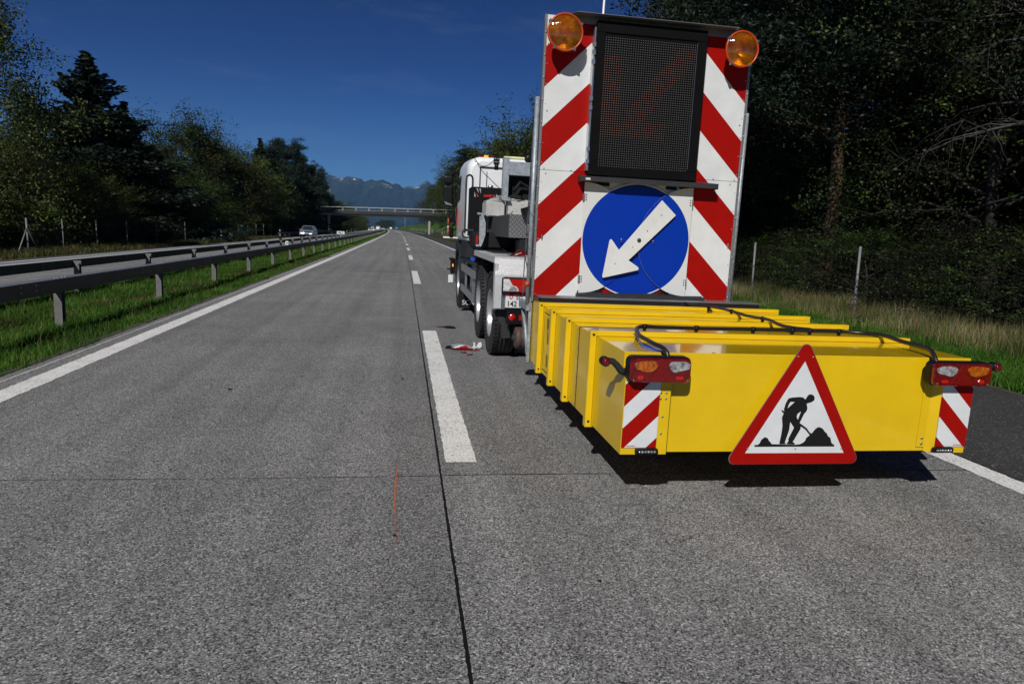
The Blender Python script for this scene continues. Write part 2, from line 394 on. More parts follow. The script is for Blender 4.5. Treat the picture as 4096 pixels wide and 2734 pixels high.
def strip(name, x0, x1, z, m, y0=-14, y1=900, kind='structure', zf=None, jag=0, rs=None):
    """sheet following the road between two offsets"""
    ys = [Y for Y in YS if y0 < Y < y1]; ys = [y0] + ys + [y1]
    if jag:
        a, b = max(y0, -2), min(y1, 30); ys = sorted(set(ys + list(np.arange(a, b, jag[0]))))
    rnd = random.Random(rs or 3); v = []; f = []
    for Y in ys:
        for k, x in enumerate((x0, x1)):
            j = rnd.uniform(-1, 1) * jag[1] if jag and Y < 30 else 0
            v.append((x + cv(Y) + j, Y, (zf(x) if zf else 0) + z))
    for i in range(len(ys) - 1): f.append((2 * i, 2 * i + 1, 2 * i + 3, 2 * i + 2))
    return tag(meshobj(name, npmesh(name, v, f, mats=[m])), kind=kind)
opp = lambda x: -.055 * (-x - 6.9)
strip('carriageway', -3.66, 4.25, 0, 'road')
strip('hard_shoulder', 4.265, 6.92, -.002, 'asphalt', jag=(.25, .02))
strip('shoulder_joint', 4.25, 4.265, .001, 'joint', jag=(.1, .004))
strip('opposite_carriageway', -14.99, -6.95, 0, 'road', zf=opp)
strip('opposite_shoulder', -16.3, -15.0, .0, 'asphalt', zf=opp)
strip('opposite_edge_line', -15.0, -14.8, .004, 'paint', zf=opp)
strip('opposite_inner_line', -7.5, -7.3, .004, 'paint', zf=opp)
strip('left_edge_line', -3.385, -3.165, .004, 'paint', jag=(.04, .008), rs=7)
strip('right_edge_line', 4.03, 4.235, .004, 'paint', jag=(.04, .008), rs=8)
strip('thin_edge_line', -3.555, -3.54, .004, 'paint', jag=(.1, .003), rs=9)
strip('lane_joint', .252, .266, .003, 'joint', jag=(.03, .0022), rs=5)
# slab joints across the lanes
mb = MB(); rnd = random.Random(4)
for k in range(-1, 40):
    Y = 4.12 + 4.87 * k; ww = .0055 if k < 3 else .007
    for (xa, xb, off) in ((-3.66, .25, -.01), (.268, 4.25, .0)):
        n = 24 if k < 4 else 2; pv = None
        for i in range(n + 1):
            x = xa + (xb - xa) * i / n; y = Y + off + cv(Y) * 0 + .006 * math.sin(x * 2.1 + k) + rnd.uniform(-.0015, .0015); hw = ww * rnd.uniform(.45, .75) * (1 if xa > 0 else .62)
            cur = ((x + cv(Y), y - hw, .003 if k > -9 else 0), (x + cv(Y), y + hw, .003))
            if pv: mb.quad(pv[0], cur[0], cur[1], pv[1])
            pv = cur
tag(mb.build('slab_joint', 'joint'), kind='structure')
# lane dashes
mb = MB(); rnd = random.Random(6)
for k in range(-1, 45):
    Y0 = 4.36 + 15 * k if k < 14 else 4.36 + 15 * 13 + 7 * (k - 13); L = 6
    if k == -1: continue
    n = 150 if k == 0 else 4
    prev = None
    for i in range(n + 1):
        Y = Y0 + L * i / n; j = .005 if k == 0 else 0
        e = 0
        cur = ((.305 + cv(Y) + rnd.uniform(-j, j), Y, .005), (.512 + cv(Y) + rnd.uniform(-j, j), Y, .005))
        if prev: mb.quad(prev[0], prev[1], cur[1], cur[0])
        prev = cur
tag(mb.build('lane_dashes', 'paint'), kind='structure')
# older paint ridge along the near dash, orange spray line, tar specks
mb = MB()
pts = [(-.018, 4.36), (-.017, 4.2), (-.02, 4.0), (-.022, 3.8), (-.018, 3.55), (-.012, 3.35), (-.006, 3.17)]; wd = [.001, .004, .007, .0065, .004, .002, .001]
for i in range(len(pts) - 1):
    (x, y), (x2, y2) = pts[i], pts[i + 1]
    mb.quad((x - wd[i], y, .003), (x + wd[i], y, .003), (x2 + wd[i + 1], y2, .003), (x2 - wd[i + 1], y2, .003))
tag(mb.build('spray_mark', 'orangespray'), kind='structure')
mb = MB()
def ribbon(pts, w_, z):
    for (x, y), (x2, y2) in zip(pts, pts[1:]):
        d = Vector((x2 - x, y2 - y)).normalized(); n_ = Vector((-d.y, d.x)) * w_
        mb.quad((x + n_.x, y + n_.y, z), (x - n_.x, y - n_.y, z), (x2 - n_.x, y2 - n_.y, z), (x2 + n_.x, y2 + n_.y, z))
ribbon([(3.649, 3.962), (3.66, 3.867), (3.662, 3.701), (3.653, 3.535)], .003, .0035); ribbon([(1.75, 96.3), (1.862, 77.6)], .02, .0035)
tag(mb.build('pale_scratches', 'scratch'), kind='structure')
strip('edge_dirt', -3.76, -3.68, .002, 'soil', jag=(.12, .035), rs=21); strip('right_edge_dirt', 6.86, 7.0, .001, 'soil', jag=(.12, .04), rs=22)
mb = MB(); rnd = random.Random(12)
for (x, y, s) in [(-.02, 3.27, .014), (.012, 6.885, .02), (-1.55, 6.4, .03), (-1.0, 7.0, .02), (-.9, 9.6, .03), (.9, 2.75, .012), (.47, 9.28, .03), (1.15, 3.1, .01), (.62, 6.2, .014)] + [(rnd.uniform(-3, 4), rnd.uniform(2.2, 20), rnd.uniform(.004, .012)) for _ in range(70)]:
    p = [(x + s * rnd.uniform(.5, 1) * math.cos(a), y + s * rnd.uniform(.5, 1) * math.sin(a), .0062) for a in np.linspace(0, 2 * PI, 8)[:-1]]
    mb.poly(p)
tag(mb.build('tar_specks', 'joint'), kind='structure')

# ------------------------------------------------------------------ grass
def blades(name, n, area, hgt, wid, m, seed, lean=.5, zfun=None, dens=None):
    r = np.random.default_rng(seed)
    x, y = area(r, n); n = len(x)
    hh = hgt[0] + (hgt[1] - hgt[0]) * r.random(n) ** 1.3
    # patches of taller growth
    hh *= .7 + .55 * (np.sin(x * 3.1 + 1.3 * np.sin(y * 1.1)) * np.sin(y * 2.3 + x) * .5 + .5)
    a = r.random(n) * 2 * PI; ln = lean * r.random(n); ld = r.random(n) * 2 * PI
    z0 = np.array([gz(px - cv(py), py) for px, py in zip(x, y)]) - .02
    wx, wy = np.cos(a) * wid / 2, np.sin(a) * wid / 2
    sc = 1 + y.clip(0, 60) / 22                     # wider blades where each covers less than a pixel
    wx, wy = wx * sc, wy * sc
    mx, my = x + np.cos(ld) * ln * hh * .35, y + np.sin(ld) * ln * hh * .35
    tx, ty = x + np.cos(ld) * ln * hh, y + np.sin(ld) * ln * hh
    zt = z0 + hh * (1 - .25 * ln)
    v = np.stack([np.stack([x - wx, y - wy, z0], 1), np.stack([x + wx, y + wy, z0], 1), np.stack([mx + wx * .7, my + wy * .7, z0 + hh * .55], 1), np.stack([mx - wx * .7, my - wy * .7, z0 + hh * .55], 1), np.stack([tx, ty, zt], 1)], 1).reshape(-1, 3)
    b = np.arange(n) * 5
    q = np.stack([b, b + 1, b + 2, b + 3], 1); t = np.stack([b + 3, b + 2, b + 4], 1)
    me = npmesh(name, v, q, t, [m]); return tag(meshobj(name, me), kind='stuff')
def edge(y): return -3.7 + .06 * np.sin(y * 1.7) + .04 * np.sin(y * 5.3)
def near_median(r, n):
    y = 5 + 40 * r.random(n) ** 1.7; x = edge(y) - 3.15 * r.random(n) ** .9; return x + cv(y), y
def far_median(r, n):
    y = 45 + 115 * r.random(n); x = edge(y) - 3.1 * r.random(n); return x + cv(y), y
blades('median_grass', 150000, near_median, (.05, .16), .006, 'grassblade', 1, .8)
blades('far_median_grass', 30000, far_median, (.06, .17), .010, 'grassblade', 2, .8)
blades('median_dry_stalks', 2600, near_median, (.12, .30), .004, 'grassdry', 17, .6)
def patchy(r, n):
    k = r.integers(0, 26, n); cy = 6 + 30 * ((k * .618) % 1) ** 1.3; cx = edge(cy) - .15 - 2.2 * ((k * .377) % 1)
    return cx + r.normal(size=n) * .13, cy + r.normal(size=n) * .22
blades('median_weeds', 9000, patchy, (.06, .14), .014, 'grassrough', 18, 1.0)
def rverge(r, n):
    y = 4.5 + 55 * r.random(n) ** 1.5; x = 6.9 + .07 * np.sin(y * 2.1) + 2.3 * r.random(n); return x + cv(y), y
blades('right_verge_grass', 110000, rverge, (.06, .22), .008, 'grassblade', 3, .9)
def rdry(r, n):
    y = 7 + 62 * r.random(n) ** 1.4; x = 8.6 + 2.6 * r.random(n) ** .8; return x + cv(y), y
blades('tall_dry_grass', 56000, rdry, (.22, .52), .006, 'grassdry', 4, .45)
blades('verge_undergrass', 30000, rdry, (.2, .4), .009, 'grassblade', 9, .5)
def rdryb(r, n):
    y = 60 + 140 * r.random(n); x = 7.0 + 3 * r.random(n); return x + cv(y), y
blades('far_right_verge_grass', 26000, rdryb, (.1, .4), .012, 'grassrough', 5, .6)
def lver(r, n):
    y = 17 + 150 * r.random(n) ** 1.3; x = -16.25 - 3.6 * r.random(n); return x + cv(y), y
blades('left_verge_grass', 70000, lver, (.12, .4), .014, 'grassrough', 6, .7)

# ------------------------------------------------------------------ trees
def rot_rand(r, n):
    q = r.normal(size=(n, 4)); q /= np.linalg.norm(q, axis=1)[:, None]; w_, x, y, z = q.T
    return np.stack([np.stack([1 - 2 * (y * y + z * z), 2 * (x * y - z * w_)], 1), np.stack([2 * (x * y + z * w_), 1 - 2 * (x * x + z * z)], 1), np.stack([2 * (x * z - y * w_), 2 * (y * z + x * w_)], 1)], 1)
def cards(r, P, L, W):
    n = len(P); R = rot_rand(r, n); a = R[:, :, 0] * (L * (.6 + .8 * r.random(n)))[:, None] / 2; b = R[:, :, 1] * (W * (.6 + .8 * r.random(n)))[:, None] / 2
    return np.stack([P - a, P - b, P + a, P + b], 1).reshape(-1, 3), np.arange(4 * n).reshape(-1, 4)
def tubes_np(segs, n=6):
    v = []; f = []
    for pts, rs in segs:
        base = len(v); m = len(pts); up = None
        for i in range(m):
            p = np.array(pts[i], float); t = np.array(pts[min(i + 1, m - 1)], float) - np.array(pts[max(i - 1, 0)], float); t /= np.linalg.norm(t) + 1e-9
            u = np.array([0, 0, 1.]) if abs(t[2]) < .9 else np.array([1., 0, 0])
            a = np.cross(t, u); a /= np.linalg.norm(a); b = np.cross(a, t)
            for k in range(n): v.append(p + (a * math.cos(2 * PI * k / n) + b * math.sin(2 * PI * k / n)) * rs[i])
        for i in range(m - 1):
            for k in range(n): f.append((base + i * n + k, base + i * n + (k + 1) % n, base + (i + 1) * n + (k + 1) % n, base + (i + 1) * n + k))
    return v, f
def branchy(r, p0, d, L, rad, depth, segs, tips, droop=0., gn=5):
    pts = [p0]; rs = [rad]; p = np.array(p0, float); d = np.array(d, float)
    for i in range(gn):
        d = d + r.normal(size=3) * .16; d[2] -= droop; d /= np.linalg.norm(d); p = p + d * L / gn
        pts.append(p.copy()); rs.append(rad * (1 - .78 * (i + 1) / gn))
        if depth > 0 and i >= 1:
            for _ in range(2 if depth > 1 else 1):
                dd = d + r.normal(size=3) * .75; dd /= np.linalg.norm(dd)
                branchy(r, p.copy(), dd, L * (.55 + .2 * r.random()), rs[-1] * .6, depth - 1, segs, tips, droop, 4)
        if depth <= 1: tips.append(p.copy())
    segs.append((pts, rs))
def make_tree(kind, seed, leafsize=.22, nleaf=5000, leafmat='leaf', barkmat='bark', slim=1.0, low=.12, density=.55, spread=.27):
    """unit tree of height 10 m; returns (trunk mesh, crown mesh)"""
    r = np.random.default_rng(seed); segs = []; tips = []; Hh = 10.
    if kind in ('decid', 'birch', 'thin', 'shrub'):
        top = np.array([r.normal() * .3, r.normal() * .3, Hh * (.93 if kind != 'shrub' else .7)])
        tp = [np.array([0, 0, -.3])]; tr = [.17]
        for i in range(1, 9):
            t = i / 8; tp.append(top * t + np.array([math.sin(t * 5 + seed) * .15, math.cos(t * 4 + seed) * .15, 0])); tr.append(.17 * (1 - t) ** .8 + .012)
        if kind == 'thin' or kind == 'birch': tr = [x * .7 for x in tr]
        segs.append((tp, tr)); nb = 26 if kind != 'thin' else 16
        for i in range(nb):
            t = low + (1 - low) * (i + r.random()) / nb; k = min(7, int(t * 8)); p = tp[k] + (tp[k + 1] - tp[k]) * (t * 8 - k)
            a = i * 2.4 + r.normal() * .4; prof = math.sin(PI * min(1, (t - low) / (1.02 - low) * .85 + .15)) ** .7
            L = 3.6 * slim * prof * (.7 + .5 * r.random()) + .5
            el = .25 + .9 * t
            branchy(r, p, (math.cos(a) * math.cos(el), math.sin(a) * math.cos(el), math.sin(el)), L, .075 * (1.15 - t), 2, segs, tips, .12 if kind == 'birch' else .02)
        tips = np.array(tips); keep = r.random(len(tips)) < density; tips = tips[keep]
        idx = r.integers(0, len(tips), nleaf); sp = spread if kind != 'thin' else .22
        P = tips[idx] + r.normal(size=(nleaf, 3)) * np.array([sp, sp, sp * .8])
        if kind == 'birch': P[:, 2] -= np.abs(r.normal(size=nleaf)) * .45
        V_, F_ = cards(r, P, leafsize, leafsize * .7)
    elif kind == 'spruce':
        segs.append(([(0, 0, -.3), (0, 0, 4), (0, 0, 9.8)], [.16, .1, .015])); Ps = []
        for lv in np.arange(.5, 9.9, .2):
            R_ = (9.95 - lv) ** 1.02 * .27 * slim * (.88 + .24 * math.sin(lv * 3.3)) + .05; nb = int(7 + R_ * 4)
            for k in range(nb):
                a = 2 * PI * k / nb + r.random() * .8; L = R_ * (.55 + .75 * r.random()); m = int(L * 60) + 6
                t = r.random(m) ** .8; sag = -.28 * np.sin(t * PI * .75) * L * .6 + .22 * t * t * L
                side = r.normal(size=m) * .13 * L * (1.1 - t * .7)
                Ps.append(np.stack([np.cos(a) * t * L - np.sin(a) * side, np.sin(a) * t * L + np.cos(a) * side, lv + sag - np.abs(r.normal(size=m)) * .09], 1))
                if k % 3 == 0: segs.append(([(0, 0, lv), (math.cos(a) * L * .6, math.sin(a) * L * .6, lv - .1 * L)], [.025, .008]))
        P = np.concatenate(Ps); V_, F_ = cards(r, P, leafsize, leafsize * .5)
    else:                                    # pine: bare trunk, flat clumps of needles on crooked limbs
        tp = [np.array([math.sin(i * .9 + seed) * .10, math.cos(i * .7 + seed) * .10, i * 1.18 - .3]) for i in range(9)]; segs.append((tp, [.15 * (1 - i / 10) for i in range(9)])); Ps = []
        for i in range(34):
            t = .36 + .62 * (i + r.random()) / 34; k = min(7, int(t * 8)); p = tp[k] + (tp[k + 1] - tp[k]) * (t * 8 - k)
            a = i * 2.4 + r.normal() * .4; L = (2.3 - 1.9 * max(0, t - .5)) * slim * (.6 + .6 * r.random()); tt = []
            branchy(r, p, (math.cos(a), math.sin(a), .15 + .3 * t), L, .04, 1, segs, tt, -.02)
            for q in tt[::1]:
                if r.random() < density: m = nleaf // 260; Ps.append(q + r.normal(size=(m, 3)) * np.array([.26, .26, .11]))
        P = np.concatenate(Ps); V_, F_ = cards(r, P, leafsize, leafsize * .35)
    tv, tf = tubes_np(segs)
    zm = max(V_[:, 2].max(), .1); V_ *= 10. / zm; tv = np.array(tv) * (10. / zm)
    return npmesh('trunk', tv, tf, mats=[barkmat]), npmesh('crown', V_, F_, mats=[leafmat])
PROTO = {
 'decid': [make_tree('decid', 11, .17, 24000, 'leaf', density=.8), make_tree('decid', 12, .17, 24000, 'leaf_autumn', density=.8), make_tree('decid', 13, .16, 28000, 'leaf_dark', slim=1.15, low=.05, density=.9), make_tree('decid', 14, .16, 21000, 'leaf', slim=.85, density=.6, spread=.2)],
 'birch': [make_tree('birch', 21, .11, 16000, 'leaf_autumn', 'bark', .8, density=.5, spread=.2), make_tree('birch', 22, .12, 34000, 'leaf', 'bark', .75, density=.75, spread=.22)],
 'thin': [make_tree('thin', 31, .13, 2600, 'leaf_autumn', slim=.8)],
 'spruce': [make_tree('spruce', 41, .19, 0, 'needle', slim=1.25), make_tree('spruce', 42, .19, 0, 'needle', slim=.85)],
 'pine': [make_tree('pine', 51, .17, 26000, 'needle_pine', 'barkpine', 1.0, density=.55), make_tree('pine', 52, .17, 26000, 'needle_pine', 'barkpine', 1.15, density=.5)],
 'shrub': [make_tree('shrub', 61, .26, 14000, 'leaf_dark', slim=1.2, low=.02, density=.9), make_tree('shrub', 62, .26, 14000, 'leaf_autumn', slim=1.2, low=.02, density=.9), make_tree('shrub', 63, .24, 14000, 'leaf', slim=1.2, low=.02, density=.9)],
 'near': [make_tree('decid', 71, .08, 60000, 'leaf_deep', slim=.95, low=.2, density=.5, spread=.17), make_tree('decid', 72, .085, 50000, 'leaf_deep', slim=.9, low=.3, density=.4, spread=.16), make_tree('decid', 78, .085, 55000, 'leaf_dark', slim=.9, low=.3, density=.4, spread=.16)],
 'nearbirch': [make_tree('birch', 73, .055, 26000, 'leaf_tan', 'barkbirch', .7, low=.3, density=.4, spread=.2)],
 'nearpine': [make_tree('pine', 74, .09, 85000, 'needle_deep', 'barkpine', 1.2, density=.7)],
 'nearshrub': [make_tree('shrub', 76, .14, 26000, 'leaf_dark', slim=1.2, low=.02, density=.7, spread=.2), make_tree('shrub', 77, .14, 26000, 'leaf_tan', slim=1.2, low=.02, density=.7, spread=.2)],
 'bare': [make_tree('thin', 75, .07, 1500, 'leaf_autumn', slim=.9)],
}
trnd = random.Random(77)
NAMES = {'decid': 'broadleaf_tree', 'near': 'broadleaf_tree', 'birch': 'birch_tree', 'nearbirch': 'birch_tree', 'thin': 'sparse_tree', 'bare': 'sparse_tree', 'spruce': 'spruce_tree', 'pine': 'pine_tree', 'nearpine': 'pine_tree', 'shrub': 'shrub', 'nearshrub': 'shrub'}
def tree(kind, var, x, y, h, label, group, wide=1.0, z=None):
    tm, cm = PROTO[kind][var % len(PROTO[kind])]
    if z is None: z = gz(x - cv(y), y)
    t = thing(NAMES[kind], label, 'shrub' if 'shrub' in kind else 'tree', (x, y, z - .05), group, trnd.uniform(0, 6.28))
    t.scale = (h / 10 * wide, h / 10 * wide, h / 10); t.rotation_euler[1] = -.02
    meshobj('trunk' if 'shrub' not in kind else 'stem', tm, t); meshobj('crown' if 'shrub' not in kind else 'foliage', cm, t)
    return t
ordi = ['first', 'second', 'third', 'fourth', 'fifth', 'sixth', 'seventh', 'eighth', 'ninth', 'tenth', 'eleventh', 'twelfth', 'thirteenth', 'fourteenth', 'fifteenth', 'sixteenth', 'seventeenth', 'eighteenth', 'nineteenth', 'twentieth']
LG = 'trees behind the left fence'; RG = 'trees along the right verge'
tree('birch', 1, -23.6, 43.4, 15.6, 'tall birch with drooping twigs cut by the left edge of the photo', LG, .95)
tree('spruce', 0, -27.2, 66.2, 15.6, 'big dark spruce with a pointed top standing above the left trees', LG, 1.95)
tree('spruce', 1, -30.2, 63.0, 11.2, 'smaller dark spruce pressed against the left side of the big spruce', LG, 2.0)
tree('spruce', 1, -25.2, 68.5, 12.2, 'smaller dark spruce pressed against the right side of the big spruce', LG, 2.0)
tree('thin', 0, -24.2, 69.4, 11.8, 'thin crooked tree with few leaves right of the big spruce', LG, 1.1)
tree('thin', 0, -22.6, 45.2, 9.2, 'nearly bare dead tree between the left-edge birch and the spruce', LG, .8)
k = 0
for (x, y, h, v, wd) in [(-22.1, 45.5, 7.0, 1, 1.5), (-21.6, 50.8, 6.0, 0, 1.6), (-22.0, 57.1, 5.6, 1, 1.7), (-24.2, 74.6, 9.9, 3, 1.3), (-27.3, 95.7, 16.2, 0, 1.1), (-25.4, 99.8, 15.2, 1, 1.1), (-23.4, 105.1, 13.5, 0, 1.15), (-23.2, 112, 12.9, 2, 1.2), (-21.9, 104.2, 11, 1, 1.2), (-22.6, 84.0, 7.6, 2, 1.5), (-21.9, 122, 9.5, 0, 1.3), (-21.6, 139.0, 9.0, 1, 1.4), (-21.6, 158.0, 8.4, 2, 1.4)]:
    tree('decid', v, x - (1.8 if wd > 1.25 else .8), y + (3 if wd > 1.25 else 1), h * 1.03, ordi[k] + ' broadleaf tree from the left in the row behind the left fence', LG, wd); k += 1
for i, (x, y, h) in enumerate([(-23.8, 144.9, 18.6), (-22.5, 170.0, 17.2), (-23.2, 188.9, 16.4), (-24.5, 132, 17.4)]):
    tree('pine', i, x, y, h, ['crooked flat-topped pine rising behind the broadleaf row on the left', 'pine with an orange trunk where the left tree row ends at the bridge', 'last dark pine of the left row right beside the bridge', 'slim pine between the spruces and the flat-topped pine on the left'][i], LG, (.9, .75, .8, .8)[i])
tree('spruce', 1, -24.6, 125.9, 16.2, 'slim spruce in the middle of the left row', LG, 1.6)
tree('spruce', 1, -22.9, 156.9, 17.2, 'slim spruce next to the flat-topped pine on the left', LG, 1.6)
tree('spruce', 0, -22.4, 200, 14.5, 'ragged spruce at the right end of the left row above the bridge', LG, 1.5)
k = 0
for (y, h) in [(33, 3.6), (37.5, 3.9), (42, 3.4), (47, 4.2), (52, 3.9), (58, 3.6), (64, 4.4), (71, 4.0), (79, 4.4), (88, 4.2), (98, 4.6), (109, 4.6), (122, 5.0), (137, 5.2), (152, 5.0)]:
    tree('shrub', k, -21.2 + trnd.uniform(-.4, .4) - 2.6 + cv(y), y, h * 1.1, ordi[k] + ' dense shrub from the left, right behind the left wire fence', 'shrubs behind the left fence', 1.9); k += 1
k = 0
for (y, h, x) in [(44, 9, -29), (50, 9, -32), (57, 10, -33), (76, 10, -32), (84, 11.5, -31), (92, 11, -35), (112, 12, -30), (126, 12, -31), (142, 12, -30), (160, 12, -29), (178, 11, -28)]:
    tree('decid', k + 2, x, y, h, ordi[k] + ' tree from the left in the dark second row behind the left trees', 'second row of trees on the left', 1.6); k += 1
k = 0
for (y, h) in [(205, 10.5), (224, 11), (245, 11), (268, 10.5), (292, 10.5), (325, 10), (360, 10), (400, 10), (450, 10), (510, 10.5), (580, 10.5)]:
    tree('decid', k + 1, -21.5 + cv(y), y, h, ordi[k] + ' dark tree beyond the bridge along the opposite carriageway', 'trees beyond the bridge on the left', 1.5); k += 1
k = 0
for y in (215, 240, 265, 292, 322, 355, 392, 435, 480):
    tree('shrub', k, -20.6 + cv(y), y, 4.5, ordi[k] + ' dark shrub beyond the bridge below the left trees', 'shrubs beyond the bridge on the left', 2.4); k += 1
for i, (x, y, h) in enumerate([(-30, 1010, 13), (-23, 990, 14), (-38, 1040, 11), (-17, 1010, 12)]):
    tree('decid', i, x, y, h * 1.05, ordi[i] + ' round tree of the far clump where the road disappears', 'far clump of trees beyond the road end', 1.5)
# right-hand side
k = 0
for (x, y, h, kd, v, wd) in [(9.3, 330, 13, 'birch', 0, 1.2), (10.3, 262, 15.5, 'birch', 1, 1.0), (11.4, 215, 16, 'decid', 0, 1.0), (12.0, 180, 17, 'decid', 1, 1.0), (12.2, 150, 16.5, 'decid', 0, 1.0), (12.6, 128, 16.2, 'pine', 0, 1.2), (12.9, 110, 15.4, 'decid', 1, 1.0), (13.0, 95, 15.2, 'decid', 3, 1.0), (13.2, 82, 15.2, 'decid', 1, 1.05), (13.8, 70, 15.6, 'decid', 0, 1.0)]:
    tree(kd, v, x, y, h, ordi[k] + ' tree counted back from the far end of the right-hand tree line', RG, wd); k += 1
tree('bare', 0, 14.4, 47.5, 18.3, 'bare thin-twigged tree whose top shows just above the warning board', RG, .9)
tree('nearpine', 0, 16.0, 34, 18, 'dark pine behind the right side of the warning board', RG, 1.15)
tree('nearpine', 0, 12.6, 19.2, 15, 'pine with an orange-brown trunk to the right of the warning board', RG, 1.25)
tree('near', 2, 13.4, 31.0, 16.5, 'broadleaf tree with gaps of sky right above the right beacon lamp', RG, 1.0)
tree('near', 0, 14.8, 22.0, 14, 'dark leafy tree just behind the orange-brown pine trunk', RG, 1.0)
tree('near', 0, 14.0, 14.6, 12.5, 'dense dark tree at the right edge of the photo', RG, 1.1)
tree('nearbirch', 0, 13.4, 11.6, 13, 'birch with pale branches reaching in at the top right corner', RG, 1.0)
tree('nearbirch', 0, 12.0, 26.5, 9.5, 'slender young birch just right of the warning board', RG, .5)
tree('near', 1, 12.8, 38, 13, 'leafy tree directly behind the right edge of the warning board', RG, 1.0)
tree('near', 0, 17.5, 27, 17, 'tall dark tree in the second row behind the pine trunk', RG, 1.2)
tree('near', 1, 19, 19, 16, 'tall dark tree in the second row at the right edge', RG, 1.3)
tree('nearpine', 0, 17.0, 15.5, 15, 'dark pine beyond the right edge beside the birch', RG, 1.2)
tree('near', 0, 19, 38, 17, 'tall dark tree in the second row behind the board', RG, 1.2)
k = 0
for (y, h, x) in [(10, 2.8, 12.2), (13, 2.6, 12.0), (16, 2.6, 11.9), (19.5, 2.4, 12.2), (23, 2.3, 12.0), (27, 2.4, 12.0), (32, 2.6, 12.0), (38, 2.8, 12), (45, 3, 12), (54, 3, 12), (64, 3.2, 12), (78, 3.5, 12.2), (95, 3.5, 12.4)]:
    tree('nearshrub', k, x, y, h, ordi[k] + ' low shrub behind the right wire fence, counted from the right picture edge', 'shrubs behind the right fence', 1.9); k += 1
k = 0
for (y, h, x) in [(8, 9, 21), (14, 10, 22), (20, 8, 22), (27, 8, 21), (35, 8, 22), (44, 8, 20), (54, 9, 19), (66, 9, 18)]:
    tree('near', 0, x, y, h, ordi[k] + ' background tree deep in the right-hand wood counted from the right', 'background trees of the right-hand wood', 2.1); k += 1

k = 0
for (y, x, h) in [(7, 17, 6), (11, 18, 6.5), (15.5, 18, 6.5), (20, 18.5, 7), (25, 17.5, 6.5), (30, 18.5, 7), (36, 17, 7), (43, 16.5, 7), (51, 16, 7), (60, 15.5, 7), (70, 15.5, 7)]:
    tree('shrub', 0, x, y, h, ordi[k] + ' tall bush in the shade of the right-hand wood counted from the right', 'tall bushes in the shade of the right-hand wood', 1.5); k += 1
for (y, x, h) in [(9, 25, 9), (17, 26, 9.5), (25, 25, 10), (34, 24, 10), (45, 22, 10)]:
    tree('shrub', 0, x, y, h, ordi[k - 11] + ' bush at the very back of the right-hand wood counted from the right', 'bushes at the back of the right-hand wood', 1.8); k += 1

# ------------------------------------------------------------------ mountains
def mountain_mat():
    m, b, p = newmat('mountain'); o = b.obj(); s = b.sep(o)
    n = b.noise(o, .004, 8, .7); n2 = b.noise(o, .0016, 6, .65)
    g = b.n('ShaderNodeNewGeometry'); up = b.sep(g.outputs['Normal'])[2]
    hgt = b.math('MULTIPLY', s[2], 1 / 900.)
    f = b.math('ADD', b.math('MULTIPLY', b.math('SUBTRACT', n, .5), 2.4), b.math('MULTIPLY', b.math('SUBTRACT', hgt, .62), .45))
    f = b.math('ADD', f, b.math('MULTIPLY', b.math('SUBTRACT', n2, .5), 1.6))
    col = b.ramp(f, [(.0, (.012, .022, .013)), (.25, (.03, .042, .022)), (.34, (.26, .24, .21)), (.6, (.75, .70, .64))])
    b.l.new(col, p.inputs['Base Color']); p.inputs['Roughness'].default_value = 1; p.inputs['Specular IOR Level'].default_value = 0
    return m
M['mountain'] = mountain_mat()
# ridge: (screen-independent) world X at 10 km, height
ridge = [(-6000, 600), (-4000, 700), (-2600, 760), (-1800, 735), (-1450, 722), (-1321, 713), (-1230, 710), (-1121, 707), (-1035, 715), (-977, 690), (-815, 693), (-710, 683), (-663, 664), (-605, 656), (-558, 621), (-528, 631), (-476, 666), (-417, 655), (-335, 654), (-276, 663), (-228, 657), (-181, 636), (-133, 639), (-85, 621), (-25, 583), (33, 610), (93, 625), (117, 601), (189, 625), (248, 670), (283, 701), (332, 686), (357, 640), (430, 620), (520, 640), (700, 660), (1000, 700), (1600, 720), (2600, 760), (4500, 700), (7000, 650)]
rx = np.array([a for a, _ in ridge], float); rh = np.array([b for _, b in ridge], float)
rg = np.random.default_rng(8)
def fbm(nx_, ny_, oct_=6, base=4):
    out = np.zeros((ny_, nx_))
    for o_ in range(oct_):
        f = base * 2 ** o_; g = rg.random((f * 2 + 2, f * 6 + 2)); yy = np.linspace(0, f * 2, ny_); xx = np.linspace(0, f * 6, nx_)
        y0 = yy.astype(int); x0 = xx.astype(int); fy = (yy - y0)[:, None]; fx = (xx - x0)[None]; fy = fy * fy * (3 - 2 * fy); fx = fx * fx * (3 - 2 * fx)
        out += (g[y0][:, x0] * (1 - fy) * (1 - fx) + g[y0][:, x0 + 1] * (1 - fy) * fx + g[y0 + 1][:, x0] * fy * (1 - fx) + g[y0 + 1][:, x0 + 1] * fy * fx) * .55 ** o_
    return out / 2.2
NXm, NYm = 1100, 90
X_ = np.linspace(-5200, 5200, NXm); T_ = np.linspace(0, 1, NYm); F1 = fbm(NXm, NYm); F2 = fbm(NXm, NYm, 5, 6); F3 = fbm(NXm, NYm, 4, 16)
vv = []
for j, t in enumerate(T_):
    Yy = 7600 + 4200 * t
    env = min(1, t / .57) if t < .57 else max(0, 1 - (t - .57) / .43 * .9)
    env = env ** 1.15
    hh = np.interp(X_ * (10000 / 10000.), rx, rh)
    rdg = 1 - np.abs(2 * F2[j] - 1) * 1.6; z = hh * env + (F1[j] - .5) * 300 * env * (1 - env) * 1.7 + rdg * 170 * env * (1 - env) * 1.8 + (F3[j] - .5) * 110 * env
    vv.append(np.stack([X_, np.full(NXm, Yy) + (F1[j] - .5) * 300, z - 10 - .0 * X_], 1))
vv = np.concatenate(vv); a = (np.arange(NYm - 1)[:, None] * NXm + np.arange(NXm - 1)[None]).ravel()
